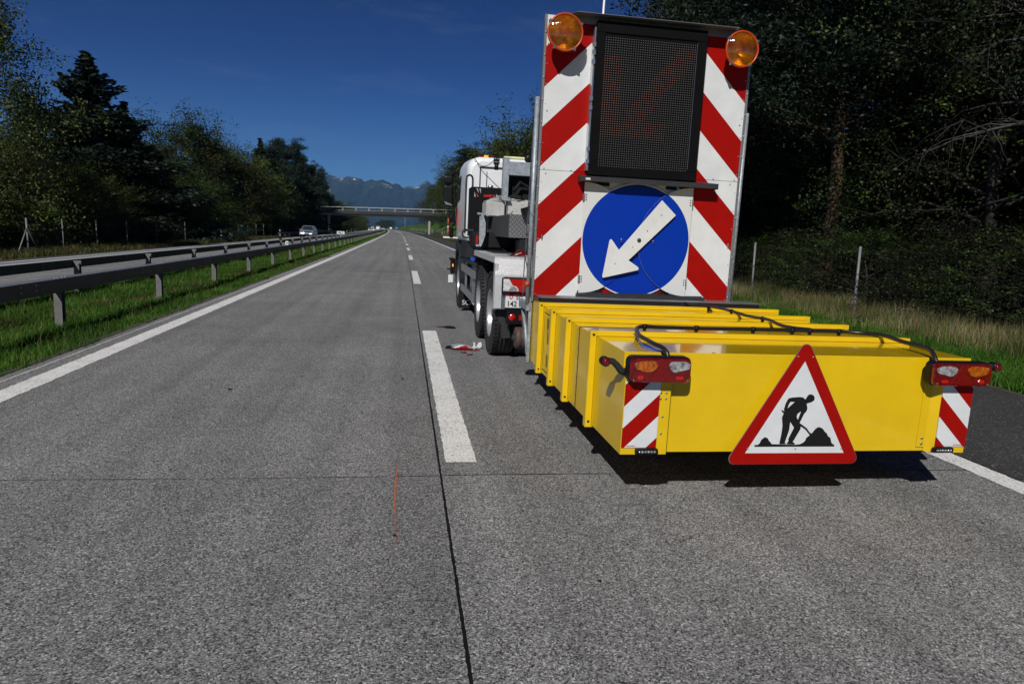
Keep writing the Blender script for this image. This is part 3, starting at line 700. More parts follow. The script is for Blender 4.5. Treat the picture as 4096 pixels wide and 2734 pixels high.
mo = meshobj('mountains', npmesh('mountains', vv, np.stack([a, a + 1, a + 1 + NXm, a + NXm], 1), mats=['mountain']))
mo.data.polygons.foreach_set('use_smooth', np.ones(len(mo.data.polygons), bool)); tag(mo, kind='structure')

# ------------------------------------------------------------------ guardrails
def rail_thing(name, label, xr, face, y0, y1, first, sp, top=.64, ht=.185, dep=.16, postx=.12, curve_end=0, bolts=True, gusset=False, zb=None, topm='railtop_sunlit'):
    """face=+1: the beam's face towards us is on its +x side"""
    t = thing(name, label, 'guardrail', (xr + cv(y0), y0, 0))
    ys = [y0] + [Y for Y in YS if y0 < Y < y1] + [y1]; mb = MB(); v = []
    prev = None
    zz = (lambda Y: 0) if zb is None else zb
    for Y in ys:
        x = xr + cv(Y); dz = zz(Y)
        if curve_end and Y < y0 + curve_end: q = 1 - (Y - y0) / curve_end; x += .9 * q * q; dz -= .5 * q * q
        sec = [(x, Y, top - ht + dz), (x, Y, top + dz), (x - face * dep, Y, top + dz), (x - face * dep, Y, top - ht + dz)]
        vs = [mb.bm.verts.new(p) for p in sec]
        if prev:
            for k in range(4):
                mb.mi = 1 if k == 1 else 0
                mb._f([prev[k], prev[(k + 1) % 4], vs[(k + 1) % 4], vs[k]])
        else: mb.mi = 0; mb._f(vs)
        prev = vs
    mb.mi = 0; mb._f(prev[::-1])
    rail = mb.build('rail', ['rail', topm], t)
    if bolts:
        mb = MB(); Y = first - 1.2
        while Y < min(y1, 45):
            for dy in (0, .35):
                for zz_ in (top - .05, top - .12):
                    if Y + dy > y0: mb.box(xr + cv(Y) - .001 * face, xr + cv(Y) + .006 * face, Y + dy, Y + dy + .018, zz_, zz_ + .018)
            for dy in (.0, .09, .2, .3): mb.box(xr + cv(Y) - face * .09, xr + cv(Y) - face * .07, Y + 1 + dy, Y + 1.02 + dy, top - .002, top + .008)
            Y += sp
        mb.build('bolts', 'bolt', rail)
    Y = first; pm = None; i = 0
    while Y < y1 and i < 98:
        x = xr + cv(Y) - face * postx; dz = zz(Y)
        if pm is None:
            mb = MB(); mb.mi = 0
            mb.box(-.003, .003, -.05, .05, -.5, top - .02); mb.box(-.05, .05, -.05, -.044, -.5, top - .02); mb.box(-.05, .05, .044, .05, -.5, top - .02)
            if gusset: mb.prism([(.0, -.056, top - .16), (.0, -.056, top - .02), (.10, -.056, top - .02)], (0, .006, 0))
            o = mb.build('post', 'post', t, origin=(0, 0, 0)); pm = o.data
        else: o = meshobj('post', pm, t)
        o.location = (x - t.location[0], Y - t.location[1], dz); Y += sp; i += 1
    return t
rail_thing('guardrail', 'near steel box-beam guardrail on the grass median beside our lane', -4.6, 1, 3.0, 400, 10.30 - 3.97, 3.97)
rail_thing('guardrail', 'far steel box-beam guardrail of the median, facing the opposite carriageway', -6.55, 1, 3.0, 400, 14.95 - 7.8, 3.9, top=.606, ht=.165, dep=.17, postx=-.07, gusset=True, topm='railtop_sunlit_bright')
rail_thing('guardrail', 'guardrail on the right verge that starts bent down and runs under the bridge', 7.75, -1, 118, 420, 122, 4, curve_end=22, bolts=False, top=.78, ht=.2)
rail_thing('guardrail', 'guardrail along the outer edge of the opposite carriageway behind the silver car', -16.6, 1, 98, 190, 100, 4, top=.70, bolts=False, zb=lambda Y: -.52)

# ------------------------------------------------------------------ fences
def wire_mat():
    m, b, p = newmat('fence_wire'); p.inputs['Base Color'].default_value = (.06, .065, .07, 1); p.inputs['Metallic'].default_value = .4; p.inputs['Roughness'].default_value = .6
    return m
M['wire'] = wire_mat()
def fence(label, posts, hgt, zg, brace=False):
    t = thing('wire_fence', label, 'fence', (posts[0][0], posts[0][1], zg))
    for i, (x, y) in enumerate(posts):
        if i == 0 and brace: rr = .045
        else: rr = .028
        mb = MB(); mb.tube([(x, y, zg - .3), (x - .045, y, zg + hgt)], rr, 8)
        p = mb.build('post', 'fencepost', t)
        if i == 0 and brace:
            for s in (-1, 1):
                mb = MB(); mb.tube([(x + .0, y + s * 1.1, zg - .1), (x - .03, y, zg + hgt * .72)], .035, 8); mb.build('brace', 'fencepost', t)
    mb = MB()
    for i in range(len(posts) - 1):
        (x0, y0), (x1, y1) = posts[i], posts[i + 1]
        L = math.dist(posts[i], posts[i + 1])
        if y0 > 75: continue
        for zz in (.12, .28, .44, .6, .78, .96, 1.15, hgt - .08):
            if zz > hgt: continue
            mb.tube([(x0, y0, zg + zz), (x1, y1, zg + zz)], .0013, 3, False)
        n = int(L / .16)
        for k in range(n):
            q = k / n; mb.tube([(x0 + (x1 - x0) * q, y0 + (y1 - y0) * q, zg + .05), (x0 + (x1 - x0) * q, y0 + (y1 - y0) * q, zg + hgt - .08)], .0010, 3, False)
    mb.build('wire_mesh', 'wire', t)
    return t
lf = [(-18.75 + cv(y), y) for y in (38.2, 41.9, 46.2, 51.0, 56.8, 63.9, 69.3, 73.7, 78.5, 84, 89, 94, 99, 104.5, 109, 114, 119, 125, 131, 137, 143, 149, 155, 161, 167)]
fence('wire mesh fence on grey metal posts in front of the left woods', lf, 1.75, -.58, True)
rf = [(9.5 + .03 * k, y) for k, y in enumerate((8.6, 13.15, 17.6, 22, 26.5, 31, 35.5, 40, 45, 50, 55, 60, 66, 72, 80, 88, 96))]
rf = [(x, y) for x, y in rf]
fence('wire mesh fence on slanted grey posts in the tall dry grass on the right', rf, 1.6, .0)
for a, b, lb in ((200, 290, 'distant wire fence beyond the bridge along the opposite carriageway'),):
    fence(lb, [(-19.5 + cv(y), y) for y in range(a, b, 5)], 1.8, -.55)
fence('distant wire fence below the green bank to the right of the road', [(9.4 + cv(y), y) for y in range(150, 420, 6)], 1.7, .15)

# ------------------------------------------------------------------ delineator posts
def delineator(x, y, z, label, group):
    t = thing('delineator_post', label, 'marker post', (x, y, z), group)
    mb = MB(); mb.box(-.06, .06, -.045, .045, -.2, .72, .02); mb.box(-.06, .06, -.045, .045, .90, 1.05, .02); mb.build('post_body', 'white', t, origin=(0, 0, 0))
    mb = MB(); mb.box(-.058, .058, -.043, .043, .715, .905); b = mb.build('black_band', 'black', t, origin=(0, 0, 0))
    mb = MB(); mb.box(-.02, .02, -.048, -.042, .76, .86, .003); mb.build('reflector', 'whitelens', b, origin=(0, 0, 0))
    return t
for o_, (x, y, z, lb) in enumerate([(-16.9, 68.0, -.52, 'white marker post with a black band standing alone before the left fence'),
    (-17.1, 100.0, -.52, 'white marker post at the left side of the silver car')]):
    delineator(x, y, z, lb, 'marker posts along the opposite carriageway').rotation_euler = (0, -.06, 0)
for k, y in enumerate((128, 178, 210, 236, 262, 290)):
    delineator(-17.0 + cv(y), y, -.5, ordi[k] + ' small marker post beyond the silver car along the opposite verge', 'marker posts along the opposite carriageway')
for k, y in enumerate((138, 176, 214, 250, 286, 322, 358, 394)):
    delineator(8.1 + cv(y), y, .1, ordi[k] + ' marker post behind the guardrail on the right side counted from the near end', 'marker posts along the right guardrail')

# ------------------------------------------------------------------ kilometre sign and rail reflectors
t = thing('kilometre_sign', 'white kilometre board reading 146.1 on the median guardrail', 'sign', (-5.4, 60.7, 0))
mb = MB(); mb.box(-5.43, -5.37, 60.72, 60.78, 0, 1.0); mb.build('sign_pole', 'galv', t)
mb = MB(); mb.box(-5.4 - .32, -5.4 + .32, 60.69, 60.71, .76, 1.03, .004); p = mb.build('sign_plate', 'whitesign', t)
text('number', '146.1', .25, facing_rear(-5.4 - .27, 60.687, .81), 'symbol', t, .001, .87, .004)
t = thing('rail_marker', 'small white numbered box standing on the near guardrail', 'marker', (-4.68, 28.9, .64))
mb = MB(); mb.box(-4.74, -4.62, 28.85, 28.95, .64, .80, .01); mb.build('marker_box', 'whitesign', t)
mb = MB(); mb.box(-4.70, -4.685, 28.844, 28.849, .68, .75); mb.box(-4.67, -4.655, 28.844, 28.849, .68, .75); mb.build('digits', 'symbol', t)
mb = MB(); mb.box(-6.72, -6.60, 38.9, 39.0, .606, .80, .01); o = mb.build('rail_marker', 'black', origin=(-6.66, 38.95, .606)); tag(o, 'small black box standing on the far guardrail of the median', 'marker')
mb = MB(); mb.box(-4.72, -4.66, 8.6, 8.64, .64, .665, .004); o = mb.build('rail_reflector', 'black', origin=(-4.69, 8.62, .64)); tag(o, 'tiny dark reflector block on top of the near guardrail at the left', 'reflector')

# ------------------------------------------------------------------ bridge
t = thing('bridge', 'concrete road bridge with a pale railing crossing over the motorway', 'bridge', (-6, 178, 0))
tilt = lambda x: .028 * (-(x + 2)) * -1 * -1
def bz(x, z): return z - .028 * 0 + .0
Yb = 178.0
def slab(mb, x0, x1, y0, y1, za, zb, sl=.022):
    p = [(x0, y0, za + sl * x0), (x1, y0, za + sl * x1), (x1, y0, zb + sl * x1), (x0, y0, zb + sl * x0)]; mb.prism(p, (0, y1 - y0, 0))
mb = MB(); slab(mb, -40, 26, Yb, Yb + 5, 4.86, 5.56); deck = mb.build('deck', 'bridge_dark', t)
mb = MB(); slab(mb, -40, 24, Yb + .5, Yb + 4.5, 4.42, 4.83); mb.build('girder', 'bridge', t)
for k in range(20):
    x = -38 + 3.22 * k
    mb = MB(); zt = 5.56 + .022 * x
    mb.box(x - .05, x + .05, Yb + .1, Yb + .18, zt, zt + 1.0); mb.box(x + .16, x + .24, Yb + .1, Yb + .18, zt, zt + 1.0)
    mb.build('railing_post', 'bridgerail', t)
mb = MB(); slab(mb, -38, 24, Yb + .1, Yb + .18, 6.46, 6.55); slab(mb, -38, 24, Yb + .11, Yb + .17, 5.68, 5.73)
slab(mb, -38, 24, Yb + 4.8, Yb + 4.88, 6.46, 6.55); mb.build('railing', 'bridgerail', t)
for x, z0, z1 in ((6.3, -.1, 4.55), (-18.9, -.6, 4.02)):
    mb = MB(); mb.prism([(x - .22, Yb + 1.5, z0 - .5), (x + .22, Yb + 1.5, z0 - .5), (x + .30, Yb + 1.5, z1), (x - .30, Yb + 1.5, z1)], (0, .6, 0)); mb.build('pier', 'bridge', t)

# ------------------------------------------------------------------ distant signs
t = thing('motorway_sign', 'small blue motorway sign beside the far end of our road', 'sign', (-9.0, 800, 0))
mb = MB(); mb.box(-10.2, -7.9, 800, 800.1, 1.9, 3.3, .03); mb.build('sign_plate', 'signblue', t)
mb = MB(); mb.box(-9.8, -8.4, 800, 800.08, 1.1, 1.85, .02); mb.build('lower_plate', 'whitesign', t)
for x in (-9.7, -8.4):
    mb = MB(); mb.tube([(x, 800.2, -.3), (x, 800.2, 3.2)], .07, 6); mb.build('sign_leg', 'galv', t)
t = thing('motorway_sign', 'grey back of a motorway sign above the oncoming cars', 'sign', (-27.8, 620, -.5))
mb = MB(); mb.box(-29.0, -26.6, 620, 620.1, .3, 1.9, .03); mb.build('sign_plate', 'signgrey', t)
for x in (-28.6, -27.0):
    mb = MB(); mb.tube([(x, 620.2, -.9), (x, 620.2, 1.8)], .08, 6); mb.build('sign_leg', 'galv', t)
t = thing('lattice_mast', 'thin tall mast on the far green bank under the bridge', 'mast', (.2, 420, 2))
mb = MB(); mb.tube([(.2, 420, 0), (.2, 420, 8.4)], [.12, .07], 6); mb.build('mast_pole', 'galv', t)

# ------------------------------------------------------------------ cars
def car(label, x, y, z, paint, rz=0, h=1.6, wdt=1.84, L=4.3, van=False, lights=False, group='cars on the opposite carriageway', name='car', cat='car', facing=-1):
    t = thing(name, label, cat, (x, y, z), group, rz)
    f = facing     # nose direction along y
    hb = .62 * h; hw = wdt / 2
    if van: prof = [(L / 2, .35), (L / 2, .75 * hb + .1), (L / 2 - .35, hb + .12), (L / 2 - 1.0, h - .08), (L / 2 - 1.3, h), (-L / 2 + .1, h), (-L / 2, h - .15), (-L / 2, .35)]
    else: prof = [(L / 2 - .02, .30), (L / 2, .55), (L / 2 - .12, .78 * hb), (L / 2 - 1.0, hb), (L / 2 - 1.75, h - .06), (L / 2 - 2.2, h), (-L / 2 + 1.0, h - .03), (-L / 2 + .35, hb + .08), (-L / 2 + .05, hb - .05), (-L / 2, .5), (-L / 2 + .05, .30)]
    def hwid(z_): return hw if z_ <= hb else hw - (z_ - hb) / (h - hb) * (.10 if van else .27)
    mb = MB(); rows = []
    for s, inset in ((-1, 0), (-1, 1), (1, 1), (1, 0)):
        rows.append([mb.bm.verts.new((s * (hwid(zz) - (0 if inset == 0 else .13)), yy * f * (1 if inset else .975), zz + (0.02 if inset else -.01))) for yy, zz in prof])
    n = len(prof)
    for a, b in ((0, 1), (1, 2), (2, 3)):
        for i in range(n):
            fc = mb._f([rows[a][i], rows[a][(i + 1) % n], rows[b][(i + 1) % n], rows[b][i]])
            if fc: fc.smooth = True
    for rw, rv in ((rows[0], 1), (rows[3], 0)):
        for tr in tessellate_polygon([[v.co.copy() for v in rw]]): mb._f([rw[i] for i in tr])
    mb.build('body', paint, t, origin=(0, 0, 0))
    yA, yB = (L / 2 - 1.02, L / 2 - 1.72) if not van else (L / 2 - .38, L / 2 - .98); zA, zB = hb + .05, h - .10
    wa, wb = hwid(zA) - .14, hwid(zB) - .16
    mb = MB(); o_ = .035
    mb.prism([(-wa, (yA + o_) * f, zA), (wa, (yA + o_) * f, zA), (wb, (yB + o_) * f, zB), (-wb, (yB + o_) * f, zB)], (0, .01 * f, .01)); mb.build('windscreen', 'glass', t, origin=(0, 0, 0))
    for s in (-1, 1):
        mb = MB(); xa, xb = hwid(hb + .05) + .006, hwid(h - .16) + .006
        if van: q = [(L / 2 - .75, hb + .05), (L / 2 - 1.15, h - .25), (L / 2 - 1.9, h - .25), (L / 2 - 1.9, hb + .05)]
        else: q = [(L / 2 - 1.35, hb + .05), (L / 2 - 1.95, h - .16), (-L / 2 + 1.1, h - .16), (-L / 2 + .6, hb + .07)]
        mb.prism([(s * (xa if zz < hb + .1 else xb), yy * f * .99, zz) for yy, zz in q], (s * .006, 0, 0)); mb.build('side_window', 'glass', t, origin=(0, 0, 0))
        mb = MB(); mb.box(s * hw + s * -.02 if s > 0 else s * hw - .16, s * hw + .16 if s > 0 else s * hw + .02, (L / 2 - 1.45) * f - .05, (L / 2 - 1.45) * f + .05, hb - .02, hb + .13, .03); mb.build('mirror', paint, t, origin=(0, 0, 0))
        for yy in (L / 2 - .8, -L / 2 + .8):
            mb = MB(); mb.lathe([(-.11, .2), (-.11, .31), (-.08, .335), (.08, .335), (.11, .31), (.11, .2)], (s * (hw - .10), yy * f, .335), 'x', 20, True); wh = mb.build('wheel', 'rubber', t, origin=(0, 0, 0))
            mb = MB(); mb.lathe([(-.115, .05), (-.115, .2), (.115, .2), (.115, .05)], (s * (hw - .10), yy * f, .335), 'x', 16, True); mb.build('rim', 'steel_rim', wh, origin=(0, 0, 0))
        mb = MB(); mb.box(s * .52 - .16, s * .52 + .16, L / 2 * f - .03, L / 2 * f + .015, .50 if lights else .66, .60 if lights else .80, .02); mb.build('headlight', 'headlamp' if lights else 'whitelens', t, origin=(0, 0, 0))
    mb = MB(); yf = L / 2 * f
    mb.box(-.72, .72, yf - .03, yf + .02, .30, .45, .03); mb.build('air_intake', 'black', t, origin=(0, 0, 0))
    mb = MB(); mb.prism([(-.62, yf * .99, .84), (-.45, yf * .99, .74), (.45, yf * .99, .74), (.62, yf * .99, .84), (.45, yf * .985, .87), (-.45, yf * .985, .87)], (0, .03 * f, 0)); mb.build('grille', 'black', t, origin=(0, 0, 0))
    mb = MB(); mb.box(-.26, .26, yf - .02, yf + .025, .62, .72); mb.build('number_plate', 'whitesign' if not lights else 'signgrey', t, origin=(0, 0, 0))
    return t
car('silver sports utility car with lit headlamps driving towards us on the left', -12.95, 97.5, opp(-12.6) - .02, 'silver', 0, 1.62, 1.86, 4.4, lights=True)
for (x, y, z, lb, pt) in [(-16.2, 338, -.62, 'nearest white oncoming car beyond the bridge', 'carwhite'), (-16.7, 400, -.75, 'second white oncoming car behind the nearest white one', 'carwhite'), (-18.3, 430, -.8, 'dark oncoming car between the white ones', 'carblack'), (-15.9, 455, -.75, 'white oncoming car with its lamps lit beside the dark car', 'carwhite'), (-14.8, 490, -.4, 'white oncoming car closest to the median in the far queue', 'carwhite'), (-14.8, 560, -.6, 'farthest small oncoming car before the tree clump', 'silver')]:
    car(lb, x, y, z, pt, .03, 1.5, 1.8, 4.3, lights='lit' in lb)
car('white delivery van seen from behind driving away in our left lane', -11.5, 600, -.3, 'carwhite', .04, 2.2, 2.0, 5.4, van=True, group=None, name='van', cat='van', facing=1)
t = car('white lorry-like vehicle with a raised load in the oncoming queue', -19.2, 520, -.7, 'carwhite', .03, 3.0, 2.6, 6.0, van=True, name='lorry', cat='lorry')

#VEHBEGIN
# ------------------------------------------------------------------ crash attenuator trailer
def striped(name, half, z0, slope, centre, inv=False, w='whitesign'):
    m, b, p = newmat(name); s = b.sep(b.obj())
    u = b.math('ABSOLUTE', b.math('SUBTRACT', s[0], centre))
    q = b.math('DIVIDE', b.math('SUBTRACT', b.math('ADD', s[2], b.math('MULTIPLY', u, slope)), z0), 2 * half)
    fr = b.math('FRACT', q); red = b.math('LESS_THAN', fr, .5)
    nz = b.noise(b.obj(), 5, 4, .6)
    rc = b.ramp(nz, [(.3, (.27, .003, .001)), (.7, (.32, .004, .0015))]); wc = b.ramp(nz, [(.3, (.57, .585, .59)), (.7, (.66, .675, .68))])
    p.inputs['Specular IOR Level'].default_value = .15
    b.l.new(b.mix(red, wc, rc), p.inputs['Base Color']); p.inputs['Roughness'].default_value = .42
    return m
XL, XR, YR, YF, ZB, ZT = 1.24, 3.46, 3.63, 6.45, .315, .90
XC = (XL + XR) / 2
att = thing('crash_attenuator', 'yellow box-shaped crash cushion trailer with ribs, tail lamps and a roadworks triangle', 'crash cushion', (XC, YR, 0))
mb = MB()
mb.mi = 0
# sides, bottom, top as sheet panels between the ribs
mb.box(XL, XR, YR + .004, YF, ZB, ZT - .004)
body = mb.build('cushion_box', 'yellow', att)
mb = MB(); mb.box(XL + .006, XR - .006, YR + .01, YF - .004, ZT - .003, ZT + .001); mb.build('box_top', 'yellow_top', att)
for yy in (4.20, 4.87, 5.40, 5.91):
    mb = MB(); e = .042; wy = .055; hz_ = .045
    # frame ribs: left leg, right leg, top and bottom flanges
    mb.box(XL - e, XL - .001, yy, yy + wy, ZB - .02, ZT + .035, .002)
    mb.box(XR + .001, XR + e, yy, yy + wy, ZB - .02, ZT + .035, .002)
    mb.box(XL, XR, yy + .002, yy + wy - .002, ZT + .002, ZT + .035, .002)
    mb.box(XL, XR, yy + .002, yy + wy - .002, ZB - .02, ZB - .001, .002)
    rib = mb.build('rib', 'yellow', att)
    mb = MB()
    for z_ in (ZB + .02, ZT + .012):
        mb.lathe([(-.003, .001), (-.003, .008), (.004, .008)], (XL - .021, yy - .001, z_), 'y', 10)
    mb.build('bolt_hole', 'blackmatt', rib)
mb = MB(); mb.box(XL - .003, XR + .003, 4.628, 4.634, ZB - .001, ZT + .004); mb.build('panel_seam', 'blackmatt', att)
for (y_, z_) in [(4.0, .335)]: pass
mb = MB()
for k in range(9):
    z_ = ZB + .02 + k * .068; mb.box(XL - .004, XL + .01, 4.642, 4.65, z_, z_ + .006)
for k in range(16):
    x_ = XL + .12 + .137 * k; mb.box(x_, x_ + .016, YR + .008, YR + .016, ZT + .0, ZT + .005)
for k in range(6): mb.box(XL - .012, XL - .001, YF - .03, YF - .022, ZB + .03 + k * .105, ZB + .04 + k * .105)
mb.build('rivets', 'bolt', att)
# rear sheet with folded top lip and end returns
mb = MB(); mb.box(XL, XR, YR - .004, YR + .004, .755, ZT + .003, .0015); mb.box(XL + .26, XR - .2, YR - .0045, YR + .003, ZB + .001, .758); rear = mb.build('rear_panel', 'yellow', att)
# left corner bracket
mb = MB(); mb.box(XL + .0, XL + .275, YR - .05, YR - .044, ZB, .80, .002); mb.box(XL, XL + .005, YR - .044, YR + .004, ZB, .80)
mb.prism([(XL, YR - .044, .80), (XL + .275, YR - .044, .80), (XL + .275, YR + .0, .83), (XL, YR + .0, .83)], (0, 0, .004)); lb = mb.build('corner_bracket', 'yellow', att)
mb = MB(); mb.box(XL + .2655, XL + .272, YR - .043, YR - .005, ZB + .02, .79); mb.build('gap_shade_strip', 'blackmatt', lb)  # black strip painted in for the shade inside the bracket gap
# right corner bracket: front plate, slanted web, inner flange
mb = MB(); mb.box(XR - .20, XR, YR - .05, YR - .044, ZB, .80, .002); mb.box(XR - .005, XR, YR - .044, YR + .004, ZB, .80)
mb.prism([(XR - .20, YR - .050, ZB), (XR - .196, YR - .044, ZB), (XR - .245, YR - .006, ZB), (XR - .250, YR - .010, ZB)], (0, 0, .485))
mb.box(XR - .30, XR - .246, YR - .012, YR - .006, ZB + .025, .80, .002); rb = mb.build('corner_bracket', 'yellow', att)
mb = MB()
for z_ in (.365, .40, .735, .775): mb.lathe([(-.004, .001), (-.004, .008), (.003, .008)], (XR - .272, YR - .013, z_), 'y', 10)
for x_, z_ in ((XR - .182, .44), (XR - .180, .54), (XR - .178, .64), (XR - .20 + .01, .70), (XR - .162, .64)): mb.lathe([(-.003, .001), (-.003, .006), (.003, .006)], (x_, YR - .051, z_), 'y', 10)
mb.build('screws', 'bolt', rb)
mb = MB()
for x_, z_ in ((XL + .232, .44), (XL + .234, .54), (XL + .214, .645), (XL + .246, .645), (XL + .214, .68), (XL + .246, .68)): mb.lathe([(-.003, .001), (-.003, .006), (.003, .006)], (x_, YR - .051, z_), 'y', 10)
mb.build('screws', 'bolt', lb)
# chevron plates
M['chev'] = striped('chevron_sheeting', .1275, .537 - .127 + .0, .98, 0)
# object space x is measured from the trailer centre; at the outer edge |x|=1.11
m_ = M['chev']
for s in (-1, 1):
    xo = XC + s * 1.108; xi = XC + s * .902
    mb = MB(); mb.box(min(xo, xi), max(xo, xi), YR - .056, YR - .051, .358, .742)
    pl = mb.build('chevron_plate', 'chev', att)
    tx = XL + .012 if s < 0 else XR - .085
    mb = MB(); a = .011; z0 = .363
    q = [(tx + .001, z0), (tx + .007, z0 + .012), (tx + .013, z0)]
    for k in range(3):
        (x1, z1), (x2, z2) = q[k], q[(k + 1) % 3]; mb.tube([(x1, YR - .0568, z1), (x2, YR - .0568, z2)], .0009, 4)
    mb.build('maker_triangle', 'red', pl)
    text('maker_name', 'TRIOPAN', .0125, facing_rear(tx + .0155, YR - .0565, z0), 'red', pl, .0003, 1.05, .0002)
# LED strips
for s in (-1, 1):
    xc = XC + s * 1.0 - (.0 if s < 0 else .05) + (.04 if s < 0 else 0)
    mb = MB(); mb.box(xc - .068, xc + .068, YR - .078, YR - .05, .322, .356, .008, seg=2); st = mb.build('flash_lamp_strip', 'black', att)
    for k in range(6):
        x_ = xc - .045 + k * .018
        mb = MB(); mb.lathe([(-.006, .001), (-.005, .005), (0, .0075)], (x_, YR - .078, .339), 'y', 10); mb.build('led', 'whitelens', st)
# tail lamps
def rrect(x0, x1, z0, z1, r, n=6):
    p = []
    for cx_, cz_, a0 in ((x1 - r, z1 - r, 0), (x0 + r, z1 - r, 90), (x0 + r, z0 + r, 180), (x1 - r, z0 + r, 270)):
        for k in range(n + 1): a = math.radians(a0 + 90 * k / n); p.append((cx_ + r * math.cos(a), cz_ + r * math.sin(a)))
    return p
def taillamp(x0, x1, z0, z1, mir):
    yb, yf = YR - .05, YR - .125
    mb = MB(); mb.prism([(x, yb, z) for x, z in rrect(x0 - .006, x1 + .006, z0 - .002, z1 + .008, .035)], (0, yf + .03 - yb, 0)); hs = mb.build('tail_lamp', 'black', att)
    mb = MB(); a = rrect(x0, x1, z0, z1, .032); mb.prism([(x, yf + .032, z) for x, z in a], (0, -.024, 0))
    cx_, cz_ = (x0 + x1) / 2, (z0 + z1) / 2
    b = [(cx_ + (x - cx_) * .975, cz_ + (z - cz_) * .94) for x, z in a]
    va = [mb.bm.verts.new((x, yf + .008, z)) for x, z in a]; vb = [mb.bm.verts.new((x, yf, z)) for x, z in b]
    for k in range(len(a)): mb._f([va[k], va[(k + 1) % len(a)], vb[(k + 1) % len(a)], vb[k]])
    for tr in tessellate_polygon([[Vector((x, 0, z)) for x, z in b]]): mb._f([vb[i] for i in tr])
    mb.build('red_lens', 'redlens', hs)
    W_, H_ = x1 - x0, z1 - z0; X_ = lambda u: (x0 + u * W_) if not mir else (x1 - u * W_)
    def blob(name, pts, m, dy=.004):
        mb = MB(); p3 = [(X_(u), yf - .0008, z1 - v * H_) for u, v in pts]; mb.prism(p3, (0, -dy, 0)); return mb.build(name, m, hs)
    blob('amber_lens', [(.06, .25), (.10, .14), (.2, .10), (.36, .09), (.42, .16), (.44, .28), (.41, .42), (.36, .52), (.30, .56), (.2, .52), (.10, .44)], 'amberlens')
    blob('reversing_lens', [(.62, .22), (.66, .12), (.74, .10), (.88, .10), (.95, .18), (.975, .3), (.95, .42), (.88, .46), (.80, .50), (.74, .56), (.68, .52), (.63, .38)], 'whitelens')
    for u, v, du, dv in ((.17, .78, .055, .085), (.81, .78, .07, .07)):
        blob('painted_bulb_glow', [(u - du, v), (u - du * .6, v - dv), (u + du * .6, v - dv), (u + du, v), (u + du * .6, v + dv), (u - du * .6, v + dv)], 'redhot', .0015)  # brighter red patches paint the bulb glow onto the lens
    blob('triangle_reflector', [(.53, .08), (.71, .92), (.30, .92)], M['reflector_red'], .0022)
    for u, v in ((.09, .2), (.965, .24), (.06, .9), (.94, .88)):
        mb = MB(); mb.lathe([(-.004, .001), (-.004, .004), (.002, .004)], (X_(u), yf - .003, z1 - v * H_), 'y', 8); mb.build('lens_screw', 'bolt', hs)
    return hs
M['reflector_red'] = mat('red_reflector', (.15, .002, .002), .2, coat=.6, var=.3, vs=90)
t1 = taillamp(1.238, 1.592, .752, .888, False)
t2 = taillamp(3.115, 3.502, .752, .888, True)
# marker lamps on rubber arms
for s, pts, bc in ((-1, [(1.245, 3.60, .79), (1.215, 3.60, .80), (1.19, 3.60, .83), (1.165, 3.60, .852), (1.135, 3.60, .856), (1.118, 3.60, .856)], (1.118, 3.60, .852)), (1, [(3.485, 3.60, .80), (3.50, 3.60, .825), (3.53, 3.60, .85), (3.565, 3.60, .858), (3.60, 3.60, .86)], (3.605, 3.60, .858))):
    mb = MB(); mb.tube(pts, [.022, .021, .019, .018, .018, .019][:len(pts)], 12); ar = mb.build('marker_arm', 'dkgrey', att)
    mb = MB(); x, y, z = bc
    mb.lathe([(-.028, .016), (-.026, .027), (.026, .027), (.028, .016)], (x, y, z), 'y', 20, True); mb.build('marker_housing', 'black', ar)
    mb = MB(); mb.lathe([(-.040, .001), (-.039, .012), (-.035, .020), (-.026, .0245)], (x + (.002 if s < 0 else 0), y, z), 'y', 20); mb.build('marker_lens', 'redlens', ar)
# hoses
def smooth(pts, n=5):
    P = [Vector(p) for p in pts]; out = []
    for i in range(len(P) - 1):
        p0, p1, p2, p3 = P[max(i - 1, 0)], P[i], P[i + 1], P[min(i + 2, len(P) - 1)]
        for k in range(n):
            t = k / n; out.append(.5 * ((2 * p1) + (-p0 + p2) * t + (2 * p0 - 5 * p1 + 4 * p2 - p3) * t * t + (-p0 + 3 * p1 - 3 * p2 + p3) * t ** 3))
    out.append(P[-1]); return out
hA = smooth([(2.60, 6.36, .96), (2.66, 6.2, .952), (2.72, 6.02, .945), (2.79, 5.90, .95), (2.81, 5.7, .955), (2.815, 5.50, .955), (2.83, 5.25, .945), (2.83, 5.0, .955), (2.815, 4.86, .958), (2.80, 4.68, .945), (2.81, 4.52, .948), (2.86, 4.40, .955)])
hB = smooth([(1.465, 3.545, .885), (1.460, 3.56, .915), (1.448, 3.60, .935), (1.435, 3.70, .94), (1.44, 3.82, .942), (1.448, 3.98, .945), (1.50, 4.19, .955), (1.58, 4.31, .958), (1.70, 4.335, .952), (1.98, 4.345, .95), (2.39, 4.35, .952), (2.84, 4.37, .95), (3.06, 4.36, .952), (3.20, 4.30, .952), (3.26, 4.17, .958), (3.235, 3.95, .95), (3.225, 3.78, .948), (3.195, 3.66, .945), (3.165, 3.59, .925), (3.160, 3.555, .885)])
mb = MB(); mb.tube(hA, .0125, 10); mb.tube(hB, .0135, 10); hs = mb.build('cable_hose', 'hose', att)
mb = MB(); mb.tube(smooth([(1.462, 3.60, .91), (1.40, 3.75, .918), (1.42, 3.9, .925), (1.47, 4.15, .93)]), .004, 6); mb.build('blue_wire', 'signblue', hs)
